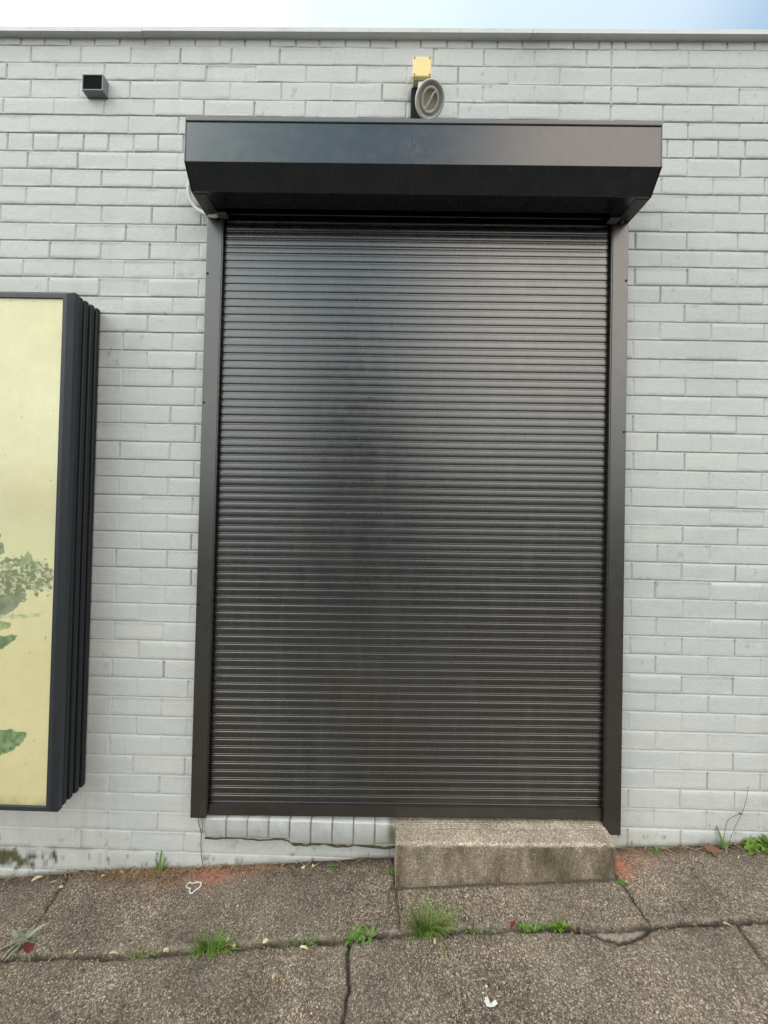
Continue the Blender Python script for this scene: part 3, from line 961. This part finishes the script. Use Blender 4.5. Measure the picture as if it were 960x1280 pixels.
# ------------------------------------------------------------------ footpath, kerb, road
LONG = [(-3.8, 0.325), (-2.3, 0.33), (-1.476, 0.328), (-1.1, 0.330), (-0.81, 0.323), (-0.5, 0.320), (-0.222, 0.312), (0.05, 0.303), (0.278, 0.304), (0.62, 0.309), (0.93, 0.311), (1.328, 0.306), (2.2, 0.30), (3.8, 0.3)]
DIAG = [(-1.528, -0.02), (-1.521, 0.09), (-1.509, 0.171), (-1.505, 0.231), (-1.508, 0.33)]
JF = [(-0.214, 0.312), (-0.209, 0.45), (-0.205, 0.85)]
J2 = [(-0.042, -0.02), (-0.037, 0.135), (-0.026, 0.2), (-0.018, 0.31)]
J3 = [(-0.205, 0.10), (-0.212, 0.2), (-0.220, 0.31)]
CR = [(0.893, 0.0), (0.897, 0.131), (0.910, 0.168), (0.911, 0.221), (0.914, 0.28), (0.924, 0.311)]
RJ = [(1.241, 0.306), (1.235, 0.342), (1.228, 0.394), (1.229, 0.436), (1.225, 0.85)]
RD2 = [(1.225, -0.02), (1.234, 0.039), (1.233, 0.094), (1.232, 0.149), (1.228, 0.213)]
CH = [(0.655, 0.306), (0.675, 0.325), (0.699, 0.336), (0.728, 0.352), (0.756, 0.361), (0.797, 0.357), (0.834, 0.351), (0.879, 0.335), (0.922, 0.312)]


def build_footpath():
    xs = np.concatenate([np.arange(-3.6, -2.05, 0.02), np.arange(-2.05, 1.85, 0.0038), np.arange(1.85, 3.61, 0.02)])
    ds = np.concatenate([np.arange(-0.03, 0.66, 0.0038), np.arange(0.66, 2.62, 0.02)])
    X, Dp = np.meshgrid(xs, ds)
    Zs = gz(X) + 0.0022 * fbm(X, Dp, 2.5, 201, 3) + 0.0012 * vnoise(X, Dp, 26, 205)
    wob = 0.006 * vnoise(X, Dp, 12, 211) + 0.004 * vnoise(X, Dp, 40, 213)
    wx, wd = X + wob, Dp + 0.006 * vnoise(X, Dp, 12, 215) + 0.003 * vnoise(X, Dp, 45, 217)
    dirt = np.zeros_like(X)
    longd = np.interp(X, [p[0] for p in LONG], [p[1] for p in LONG])
    back = Dp < longd
    # slabs sit at slightly different heights
    jf = np.interp(Dp, [0.3, 0.85], [-0.214, -0.205]); rj = np.interp(Dp, [0.3, 0.85], [1.24, 1.225])
    Zs += np.where(back, np.where(X < -1.51, -0.004, np.where(X < -0.03, 0.0035, np.where(X < 0.91, 0.004, 0.001))),
                   np.where(X < jf, -0.002, np.where(X < rj, 0.0, -0.006)))
    for pts, wdt, dep, dk in ((LONG, 0.0062, 0.014, 0.95), (DIAG, 0.005, 0.007, 0.65), (JF, 0.0058, 0.014, 0.95), (J2, 0.0042, 0.008, 0.7), (J3, 0.004, 0.0025, 0.22),
                              (CR, 0.0042, 0.010, 0.85), (RJ, 0.0052, 0.010, 0.8), (RD2, 0.004, 0.0018, 0.3), (CH, 0.0050, 0.006, 0.95)):
        q = poly_dist(wx, wd, pts)
        wv = wdt * (1 + 0.45 * vnoise(X, Dp, 9, 221))
        g = np.clip(1.5 - q / wv, 0, 1)
        Zs -= dep * g
        dirt = np.maximum(dirt, dk * np.clip(1.65 - q / wv, 0, 1) * np.clip(0.85 + 0.5 * vnoise(X, Dp, 14, 225), 0.45, 1))
        # worn, rounded edge beside each joint
        Zs -= 0.0035 * np.exp(-(q / 0.014) ** 2) * min(1, dep / 0.01)
        dirt = np.maximum(dirt, 0.25 * dk * np.exp(-(q / 0.02) ** 2))
    chm = in_poly(wx, wd, CH + [(0.922, 0.300), (0.655, 0.300)]) & (Dp > longd - 0.002)
    Zs -= np.where(chm, 0.006 + 0.004 * fbm(X, Dp, 40, 231, 3), 0)
    green = np.zeros_like(X)
    n = fbm(X, Dp, 11, 241, 4)
    q = poly_dist(wx, wd, LONG)
    green = np.clip(np.exp(-(q / 0.016) ** 2) * (0.1 + n) * 0.9, 0, 0.6)
    edge = np.exp(-(Dp / 0.03) ** 2)
    dirt = np.maximum(dirt, np.clip(edge * (0.65 + 0.6 * n), 0, 0.85))
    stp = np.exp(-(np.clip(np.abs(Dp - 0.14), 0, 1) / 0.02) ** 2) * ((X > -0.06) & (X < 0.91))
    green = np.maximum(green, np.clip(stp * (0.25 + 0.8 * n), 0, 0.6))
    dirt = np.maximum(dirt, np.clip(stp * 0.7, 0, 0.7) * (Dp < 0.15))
    red = np.zeros_like(X)
    for (cx, cd, rx, rd, k) in ((-0.88, 0.035, 0.11, 0.045, 0.85), (-0.74, 0.028, 0.10, 0.025, 0.45), (0.945, 0.070, 0.045, 0.055, 1.05), (1.03, 0.045, 0.10, 0.05, 0.35), (-0.95, 0.05, 0.22, 0.05, 0.22)):
        red = np.maximum(red, k * np.exp(-((X - cx) / rx) ** 2 - ((Dp - cd) / rd) ** 2))
    red = np.clip(red * (0.85 + 0.5 * n), 0, 0.92)
    # broad dark traffic stains
    big = fbm(X, Dp, 2.0, 251, 4)
    dirt = np.maximum(dirt, np.clip(0.55 * big + 0.05 + 0.10 * np.clip((-X - 0.2) / 1.2, 0, 1), 0, 0.42))
    qc = poly_dist(wx, wd, CH)
    dirt = np.maximum(dirt, np.clip(2.1 - qc / 0.0050, 0, 0.98))
    dirt = np.where(chm & (qc > 0.011) & (np.abs(Dp - longd) > 0.006), dirt * 0.3, dirt)
    # worn pale arrises beside the joints, bald pale patches
    nf = fbm(X, Dp, 55, 261, 3)
    ql = poly_dist(wx, wd, LONG)
    pale = np.clip(np.exp(-((ql - 0.012) / 0.007) ** 2) * (0.25 + nf) * 1.0 * back, 0, 0.6)
    pale = np.maximum(pale, np.clip(0.30 * (fbm(X, Dp, 3.1, 271, 4) - 0.05), 0, 0.12))
    pale = np.maximum(pale, np.where(chm, np.clip(0.42 + 0.9 * nf, 0, 0.85), 0))
    St = np.stack([red, green, dirt, pale], -1)
    return X, -Dp, Zs, St


X, Y, Z, St = build_footpath()
fp = grid_mesh('footpath', X, Y, Z, M_foot, None, {'stain': St}, smooth=True, flip=True)
tag(fp, kind='structure')


def strip(name, x0, x1, y0, y1, zoff, mat, nx=60):
    xs = np.linspace(x0, x1, nx)
    X, Y = np.meshgrid(xs, [y0, y1])
    zz = np.where(np.abs(X) < 6, gz(X), np.sign(X) * (0.47 + (np.abs(X) - 6) * 0.0))
    o = grid_mesh(name, X, Y, zz + zoff, mat, None, smooth=True)
    return tag(o, kind='structure')


M_kerb = mat_concrete('kerb concrete', (0.12, 0.11, 0.10), (0.24, 0.23, 0.21), (0.42, 0.41, 0.38), 140)
strip('ground', -900, 900, -900, 900, -1.25, M_asph, 4)
strip('road', -60, 60, -10.5, -2.75, -0.14, M_asph)
bm = bmesh.new()
n = 40
ks = np.linspace(-12, 12, n)
rowsv = []
for x in ks:
    z = float(gz(np.array([max(-6, min(6, x))]))[0])
    rowsv.append([bm.verts.new((x, y, z + h)) for y, h in ((-2.60, -0.3), (-2.60, 0.003), (-2.72, 0.003), (-2.745, -0.012), (-2.76, -0.3))])
for a, b in zip(rowsv[:-1], rowsv[1:]):
    for i in range(4):
        bm.faces.new((a[i], a[i + 1], b[i + 1], b[i]))
tag(from_bm('kerb', bm, M_kerb), kind='structure')

# unseen tree added across the road; its reflection stands in for a mirrored figure
M_far = mat_leaf('far foliage', (0.02, 0.035, 0.012), (0.06, 0.085, 0.03))
M_bark = mat_plain('bark', (0.06, 0.045, 0.035), 0.9, 0.3, 12)
tr = empty('standin_tree', (-1.0, -11.3, -0.2), 'dark leafy tree added across the road, its blur in the shutter standing in for a mirrored figure', 'tree')
tube('trunk', [(-1.0, -11.3, -1.2), (-0.98, -11.32, 0.6), (-1.05, -11.25, 2.0), (-0.95, -11.3, 4.0), (-1.0, -11.3, 5.6)], [0.26, 0.20, 0.17, 0.10, 0.03], M_bark, tr, 10)
tv, tf = [], []
tr_rng = np.random.default_rng(77)
cl = [Vector((-1.0 + tr_rng.normal(0, 0.85), -11.3 + tr_rng.normal(0, 0.8), 3.5 + tr_rng.normal(0, 1.25))) for _ in range(80)]
for c_ in cl:
    for _ in range(130):
        o_ = Vector(tr_rng.normal(0, 0.30, 3)); p_ = c_ + o_
        if p_.z < 0.7: continue
        ax = Vector(tr_rng.normal(0, 1, 3)).normalized(); bx = ax.orthogonal().normalized()
        L_ = tr_rng.uniform(0.09, 0.18)
        b0 = len(tv)
        tv += [p_ - ax * L_, p_ + bx * L_ * 0.45, p_ + ax * L_, p_ - bx * L_ * 0.45]
        tf.append((b0, b0 + 1, b0 + 2, b0 + 3))
raw_mesh('crown', tv, tf, M_far, tr, smooth=False)

# ------------------------------------------------------------------ concrete step
st = empty('concrete_step', (0.43, -0.06, 0.03), 'weathered concrete doorstep block with a mossy front under the right half of the shutter', 'step')


def build_step():
    x0, x1 = -0.038, 0.893
    xs = np.concatenate([[x0, x0 + 0.003], np.linspace(x0 + 0.01, x1 - 0.01, 150), [x1 - 0.003, x1]])
    def top(x): return 0.1985 + 0.0245 * (x - x0) / (x1 - x0)
    prof = []   # (depth, height above front top edge or absolute)
    for d in np.linspace(0.0, 0.128, 46): prof.append((d, 't'))
    prof += [(0.1325, 'e1'), (0.1352, 'e2')]
    for f in np.linspace(0.06, 1, 16): prof.append((0.1365, f))
    Xg, Yg, Zg = [], [], []
    for d, k in prof:
        dv = np.full_like(xs, d)
        t = top(xs)
        gr = gz(xs) - 0.03
        if k == 't':
            z = t + 0.0015 * vnoise(xs, dv, 8, 301) - 0.0034 * (0.5 - 0.5 * math.cos(2 * math.pi * d / 0.0105)) * (d < 0.066) * (d > 0.02)
        elif k == 'e1': z = t - 0.0012 + 0.002 * vnoise(xs, dv, 30, 303)
        elif k == 'e2': z = t - 0.0055 + 0.003 * vnoise(xs, dv, 25, 304)
        else: z = t - 0.0055 + (gr - t + 0.0055) * k
        dd = dv + (0.0022 * vnoise(xs, z, 10, 305) + 0.001 * vnoise(xs, z, 50, 306) if k != 't' else 0)
        if k == 'e1' or k == 'e2': dd = dd + 0.002 * vnoise(xs, dv, 40, 309)
        Xg.append(xs); Yg.append(-dd); Zg.append(z + 0 * xs)
    X, Y, Z = np.array(Xg), np.array(Yg), np.array(Zg)
    # pull the ends inwards for rounded corners
    rr = np.zeros_like(X)
    Y[:, 0] += 0.005; Y[:, -1] += 0.005; Y[:, 1] += 0.0012; Y[:, -2] += 0.0012
    Y = np.minimum(Y, -0.0)
    return X, Y, Z


X, Y, Z = build_step()
grid_mesh('step_block', X, Y, Z, M_step, st, smooth=True, flip=False)
bm = bmesh.new()
box_bm(bm, -0.0372, 0.8922, -0.130, 0.0, -0.04, 0.1935)
core = from_bm('step_core', bm, M_step, st)
for v in core.data.vertices:
    if v.co.z > 0.1: v.co.z = 0.1925 + 0.0245 * (v.co.x + 0.038) / 0.931

# ------------------------------------------------------------------ plants, litter, marks


def blade(vs, fs, base, ang, lean, length, wid, droop, seg=5):
    dirv = Vector((math.cos(ang), math.sin(ang), 0))
    side = Vector((-math.sin(ang), math.cos(ang), 0))
    p = Vector(base); e = lean
    b0 = len(vs)
    for s in range(seg + 1):
        t = s / seg
        wv = wid * (1 - t ** 1.6) * 0.5 + 0.0002
        vs.append(p - side * wv); vs.append(p + side * wv + Vector((0, 0, 0.0006)))
        st_ = length / seg
        p = p + (dirv * math.sin(e) + Vector((0, 0, 1)) * math.cos(e)) * st_
        e += droop / seg
    for s in range(seg):
        a = b0 + 2 * s
        fs.append((a, a + 1, a + 3, a + 2))


def gpt(x, d, dz=0.0): return Vector((x, -d, float(gz(np.array([x]))[0]) + dz))


def grass(name, x, d, n, L, spread, label, mat=None, wid=0.0032, low=0.1, hi=1.0, droop=(0.4, 1.6)):
    vs, fs = [], []
    for k in range(n):
        a = random.uniform(0, 2 * math.pi); r = spread * random.random() ** 0.7
        b = gpt(x + r * math.cos(a) * 1.3, d + r * math.sin(a) * 0.35, -0.006)
        blade(vs, fs, b, a + random.uniform(-0.7, 0.7), random.uniform(low, hi) * (0.4 + 0.6 * r / spread), L * random.uniform(0.45, 1.1), wid * random.uniform(0.7, 1.3), random.uniform(*droop))
    o = raw_mesh(name, vs, fs, mat or M_grass, smooth=True)
    o.data.materials.append(M_dry); o.data.materials.append(M_weed)
    pick = [random.choices((0, 1, 2), (0.62, 0.12, 0.26))[0] for _ in range(n)]
    for k, p in enumerate(o.data.polygons): p.material_index = pick[min(n - 1, k // 5)]
    return tag(o, label, 'weed')


grass('grass_tuft', 0.076, 0.310, 190, 0.135, 0.034, 'tallest bright green grass tuft in the pavement joint below the step', low=0.05, hi=0.95, droop=(0.3, 1.9), wid=0.0028)
grass('grass_tuft', -0.733, 0.328, 170, 0.080, 0.048, 'low bushy green grass tuft with yellow petals in the pavement joint', wid=0.0036, hi=1.3)
grass('grass_tuft', -0.990, 0.327, 34, 0.042, 0.055, 'thin small grass sprout left of the bushy tuft with petals', wid=0.0026, hi=1.4)
grass('grass_tuft', -0.405, 0.318, 44, 0.040, 0.060, 'sparse dull grass sprig between the bushy tuft and the leafy weed', M_weed, 0.0028, 0.3, 1.5)
grass('grass_tuft', 0.262, 0.304, 30, 0.022, 0.05, 'low wispy grass just right of the tallest tuft', M_weed, 0.0026, 0.4, 1.4)


def leaf_mesh(vs, fs, base, ang, pitch, length, wid, curl=0.5, roll=0.0, lobes=0.0, seg=6):
    dirv = Vector((math.cos(ang), math.sin(ang), 0))
    side0 = Vector((-math.sin(ang), math.cos(ang), 0))
    p = Vector(base); e = pitch
    b0 = len(vs)
    for s in range(seg + 1):
        t = s / seg
        wv = wid * 0.5 * math.sin(math.pi * (0.06 + 0.92 * t) ** 0.8) * (1 + lobes * (1 if s % 2 else -1))
        nrm = dirv * -math.sin(e) + Vector((0, 0, 1)) * math.cos(e)
        side = (side0 * math.cos(roll) + nrm * math.sin(roll))
        vs.append(p - side * wv + nrm * wv * 0.35); vs.append(p.copy()); vs.append(p + side * wv + nrm * wv * 0.35)
        p = p + (dirv * math.cos(e) + Vector((0, 0, 1)) * math.sin(e)) * (length / seg)
        e -= curl / seg
    for s in range(seg):
        a = b0 + 3 * s
        fs.append((a, a + 1, a + 4, a + 3)); fs.append((a + 1, a + 2, a + 5, a + 4))


def leafy(name, x, d, n, L, wid, label, mat, spread=0.03, pitch=(0.3, 1.1), lobes=0.0, angs=None, cat='weed'):
    vs, fs = [], []
    for k in range(n):
        a = random.uniform(0, 2 * math.pi) if angs is None else random.uniform(*angs)
        b = gpt(x + random.uniform(-spread, spread), d + random.uniform(-0.2, 0.2) * spread, -0.002)
        leaf_mesh(vs, fs, b, a, random.uniform(*pitch), L * random.uniform(0.6, 1.15), wid * random.uniform(0.7, 1.2), random.uniform(0.3, 1.2), random.uniform(-0.4, 0.4), lobes)
    return tag(raw_mesh(name, vs, fs, mat, smooth=True), label, cat)


leafy('leafy_weed', -0.172, 0.308, 22, 0.038, 0.014, 'small broad leaved weed where two pavement joints meet', M_weed, 0.045, (0.2, 0.9))
leafy('leafy_weed', 0.476, 0.303, 42, 0.020, 0.011, 'small clover-like weed in the joint, left of a matching one', M_weed, 0.042, (0.3, 1.2))
leafy('leafy_weed', 0.572, 0.305, 46, 0.026, 0.012, 'bright little weed in the joint just left of the broken concrete patch', M_grass, 0.032, (0.4, 1.2))
leafy('leafy_weed', 1.610, 0.020, 46, 0.060, 0.026, 'leafy green weed against the wall at the far right', M_grass, 0.055, (0.3, 1.3), 0.35)
leafy('leafy_weed', 0.905, 0.150, 26, 0.020, 0.010, 'thin strip of green growth at the right foot of the step', M_weed, 0.012, (0.2, 0.8))
leafy('sage_plant', -1.500, 0.275, 16, 0.085, 0.020, 'pale grey-green plant with long leaves in the corner crack at left', M_pale, 0.035, (0.15, 0.8))
leafy('leafy_weed', -0.315, 0.030, 9, 0.030, 0.009, 'tiny green sprout at the foot of the wall under the brick sill', M_weed, 0.015, (0.5, 1.3))
leafy('leafy_weed', -0.045, 0.075, 12, 0.035, 0.012, 'little weed squeezed between the brick sill and the left end of the step', M_weed, 0.012, (0.6, 1.4))
leafy('leafy_weed', 1.135, 0.022, 12, 0.022, 0.010, 'tiny green sprout at the wall foot between step and dead leaf', M_weed, 0.02, (0.4, 1.2))

# tall dead stems at the right, with a brown leaf
sp_ = empty('dry_weed', (1.45, -0.02, 0.115), 'wiry dry weed with two bent stems against the wall at right', 'weed')
g0 = float(gz(np.array([1.45]))[0])
tube('stem', smooth_path([(1.440, -0.022, g0 - 0.005), (1.447, -0.018, g0 + 0.06), (1.468, -0.014, g0 + 0.125), (1.520, -0.016, g0 + 0.155)], 6), 0.0011, M_stem, sp_, 6)
tube('stem', smooth_path([(1.450, -0.024, g0 - 0.005), (1.490, -0.016, g0 + 0.08), (1.540, -0.012, g0 + 0.18), (1.560, -0.011, g0 + 0.275)], 6), 0.0010, M_stem, sp_, 6)
vs, fs = [], []
for a, L, pz in ((2.0, 0.11, 1.35), (1.2, 0.05, 1.2), (0.3, 0.05, 0.9), (3.3, 0.045, 0.7), (2.6, 0.04, 1.0)):
    leaf_mesh(vs, fs, (1.432 + random.uniform(-0.015, 0.015), -0.024, g0), a, pz, L, 0.013, 0.3)
raw_mesh('leaf', vs, fs, M_weed, sp_)
bm = bmesh.new()
bmesh.ops.create_icosphere(bm, subdivisions=1, radius=0.006, matrix=Matrix.Translation((1.521, -0.016, g0 + 0.156)) @ Matrix.Diagonal((1.6, 1, 0.8, 1)))
from_bm('seed_head', bm, M_stem, sp_)
vs, fs = [], []
leaf_mesh(vs, fs, gpt(1.350, 0.032, 0.020), -0.5, 0.2, 0.070, 0.036, 2.2, 0.7, 0.25)
leaf_mesh(vs, fs, gpt(1.385, 0.048, 0.006), 2.5, 0.8, 0.045, 0.030, 2.4, -0.6, 0.3)
tag(raw_mesh('dead_leaf', vs, fs, M_brown), 'curled brown dead leaf at the wall foot beside the dry weed', 'leaf')

# thin creeper on the wall below the left guide
vn = empty('wall_creeper', (-0.93, -0.01, -0.06), 'thin dry creeper stem climbing the wall to the left guide rail', 'weed')
tube('stem', smooth_path([(-0.905, -0.012, -0.075), (-0.922, -0.006, -0.03), (-0.930, -0.007, 0.04), (-0.931, -0.006, 0.10), (-0.944, -0.007, 0.15), (-0.947, -0.012, 0.203)], 6), 0.0016, M_stem, vn, 5)
tube('stem', smooth_path([(-0.930, -0.007, 0.09), (-0.924, -0.009, 0.14), (-0.934, -0.012, 0.185)], 6), 0.0012, M_stem, vn, 5)
# sprout by the wall, left
sv, sf = [], []
for a, L, pz in ((1.8, 0.11, 1.45), (1.2, 0.085, 1.3), (2.7, 0.07, 1.1), (0.4, 0.06, 0.9)):
    leaf_mesh(sv, sf, gpt(-1.105 + random.uniform(-0.01, 0.01), 0.022, 0.0), a, pz, L, 0.010, 0.4)
tag(raw_mesh('leafy_weed', sv, sf, M_weed), 'upright narrow sprout by the wall among dry grass at left', 'weed')

# dry grass and leaf bits swept against the wall foot
vs, fs = [], []
for k in range(620):
    u = random.random()
    if u < 0.62: x = random.gauss(-1.16, 0.17)
    elif u < 0.78: x = random.gauss(-0.70, 0.10)
    elif u < 0.90: x = random.uniform(-1.9, -0.1)
    else: x = random.uniform(0.95, 1.7)
    d = abs(random.gauss(0.012, 0.020)) + 0.004
    blade(vs, fs, gpt(x, d, 0.001 + 0.008 * random.random()), random.uniform(0, 6.28), random.uniform(1.1, 1.6), random.uniform(0.02, 0.075), random.uniform(0.002, 0.0055), random.uniform(-0.2, 0.5), 3)
tag(raw_mesh('dry_grass_litter', vs, fs, M_dry), 'dry straw litter swept along the foot of the wall', 'litter', kind='stuff')
vs, fs = [], []
for k in range(150):
    x = random.uniform(-1.6, 1.5); 
    if k < 90: d = np.interp(x, [p[0] for p in LONG], [p[1] for p in LONG]) + random.gauss(0, 0.012)
    else: d = random.uniform(0.02, 0.6)
    L = random.uniform(0.005, 0.013)
    leaf_mesh(vs, fs, gpt(x, d, 0.004), random.uniform(0, 6.28), random.uniform(-0.1, 0.3), L, L * 0.6, 0.3, 0, 0, 3)
tag(raw_mesh('leaf_crumbs', vs, fs, M_dry), 'scattered crumbs of dry leaf over the footpath', 'litter', kind='stuff')


def fallen(x, d, L, wid, ang, label, mat, name='fallen_petal', cat='petal', pitch=0.15, group='pale petals fallen on the footpath'):
    vs, fs = [], []
    kq = 0.72 if name == 'fallen_petal' else 0.8
    leaf_mesh(vs, fs, gpt(x, d, 0.004), ang, pitch + random.uniform(-0.1, 0.35), L * kq, wid * kq, random.uniform(0.4, 2.2), random.uniform(-0.8, 0.8), random.uniform(0.03, 0.22))
    o = raw_mesh(name, vs, fs, mat)
    return tag(o, label, cat, group)


fallen(-1.440, 0.318, 0.060, 0.045, 2.2, 'crumpled dark red leaf beside the pale grey-green plant', M_red, 'red_leaf', 'leaf', 0.6, None)
fallen(0.395, 0.302, 0.035, 0.024, 0.4, 'small dark red leaf in the joint between the grass and the clover-like weed', M_red, 'red_leaf', 'leaf', 0.5, None)
for x, d, L, wd, a, lb in (
    (-1.69, 0.034, 0.060, 0.024, 0.5, 'largest pale petal at the wall foot in the far left corner'),
    (-1.590, 0.048, 0.036, 0.014, 0.3, 'slim pale petal on the left corner slab near the wall'),
    (-1.530, 0.072, 0.026, 0.014, 0.1, 'small pale petal where the corner crack meets the wall'),
    (-1.122, 0.327, 0.050, 0.013, 0.02, 'flat pale stick-like petal in the joint left of the thin sprout'),
    (-1.262, 0.322, 0.024, 0.018, 1.2, 'tan crumb-like petal in the joint right of the red leaf'),
    (-0.918, 0.324, 0.032, 0.016, 0.2, 'pale petal in the joint just left of the bushy grass tuft'),
    (-0.545, 0.314, 0.034, 0.018, 0.5, 'yellow petal in the joint right of the bushy grass tuft'),
    (-0.694, 0.182, 0.022, 0.017, 0.9, 'lone yellow petal in the middle of the left slab'),
    (-0.478, 0.425, 0.034, 0.015, 1.1, 'yellow petal on the front slab left of the upright joint'),
    (-0.182, 0.222, 0.028, 0.018, -0.2, 'tan petal above the leafy weed, on the narrow slab'),
    (0.150, 0.300, 0.036, 0.018, 0.2, 'pale petal just right of the tallest tuft'),
    (0.788, 0.304, 0.030, 0.012, 0.1, 'orange tinted petal on the broken concrete patch'),
    (1.185, 0.311, 0.060, 0.009, -0.4, 'thin pale twig-like petal in the joint at right'),
    (1.285, 0.074, 0.042, 0.020, -1.0, 'bright pale petal on the right slab near the wall'),
    (1.460, 0.072, 0.050, 0.008, 0.7, 'thin straw coloured petal near the brown dead leaf'),
    (-1.305, 0.125, 0.040, 0.009, 1.0, 'slender white petal on the left slab'),
    (-1.300, 0.020, 0.050, 0.028, 0.1, 'cream petal heaped with straw by the left wall'),
    (-1.240, 0.016, 0.042, 0.026, 0.4, 'broad cream petal on the straw, second along the left wall'),
    (-1.375, 0.028, 0.030, 0.016, 0.2, 'small cream petal at the left end of the straw litter'),
    (-0.460, 0.030, 0.052, 0.022, 0.1, 'cream petal lying under the brick sill'),
    (-0.400, 0.028, 0.038, 0.020, 2.8, 'yellowish petal beside the cream one under the brick sill'),
    (0.100, 0.345, 0.026, 0.018, 1.2, 'tan petal caught at the front of the tallest tuft'),
    (-0.690, 0.305, 0.026, 0.017, 0.8, 'upper yellow petal on the bushy grass tuft'),
    (-0.650, 0.325, 0.026, 0.018, 2.0, 'white petal at the right edge of the bushy grass tuft'),
    (-0.400, 0.335, 0.055, 0.013, -0.1, 'curved tan petal under the sparse grass sprig'),
):
    fallen(x, d, L, wd, a, lb, M_petal)

# white sprayed loop and white splash


def ribbon(vs, fs, pts, wid, closed):
    P = [gpt(x, d, 0.0058) for x, d in pts]
    N = len(P); b0 = len(vs)
    for i in range(N):
        t = (P[(i + 1) % N] - P[i - 1]) if closed else (P[min(i + 1, N - 1)] - P[max(i - 1, 0)])
        t.z = 0; t.normalize()
        s = Vector((-t.y, t.x, 0)) * wid * 0.5 * random.uniform(0.75, 1.2)
        vs.append(P[i] - s); vs.append(P[i] + s)
    for i in range(N if closed else N - 1):
        j = (i + 1) % N
        fs.append((b0 + 2 * i, b0 + 2 * i + 1, b0 + 2 * j + 1, b0 + 2 * j))


vs, fs = [], []
hp = [(-0.931, 0.076), (-0.948, 0.070), (-0.956, 0.080), (-0.948, 0.092), (-0.932, 0.097), (-0.928, 0.110), (-0.914, 0.118), (-0.906, 0.106), (-0.892, 0.092), (-0.893, 0.076), (-0.908, 0.070), (-0.922, 0.072)]
loop = [tuple(p) for p in smooth_path([(a, b) for a, b in hp + [hp[0]]], 5)[:-1]]
ribbon(vs, fs, loop, 0.0058, True)
tag(raw_mesh('paint_mark', vs, fs, M_white), 'white heart-shaped loop sprayed on the footpath by the wall', 'paint mark')
vs, fs = [], []
for pts, wv in (([(0.243, 0.508), (0.250, 0.516), (0.258, 0.521), (0.268, 0.519), (0.280, 0.512)], 0.010), ([(0.250, 0.500), (0.252, 0.512), (0.249, 0.524)], 0.011), ([(0.256, 0.470), (0.259, 0.476)], 0.008), ([(0.240, 0.488), (0.244, 0.491)], 0.006)):
    ribbon(vs, fs, pts, wv, False)
tag(raw_mesh('paint_splash', vs, fs, M_white), 'small white splash on the front slab below the step', 'paint mark')
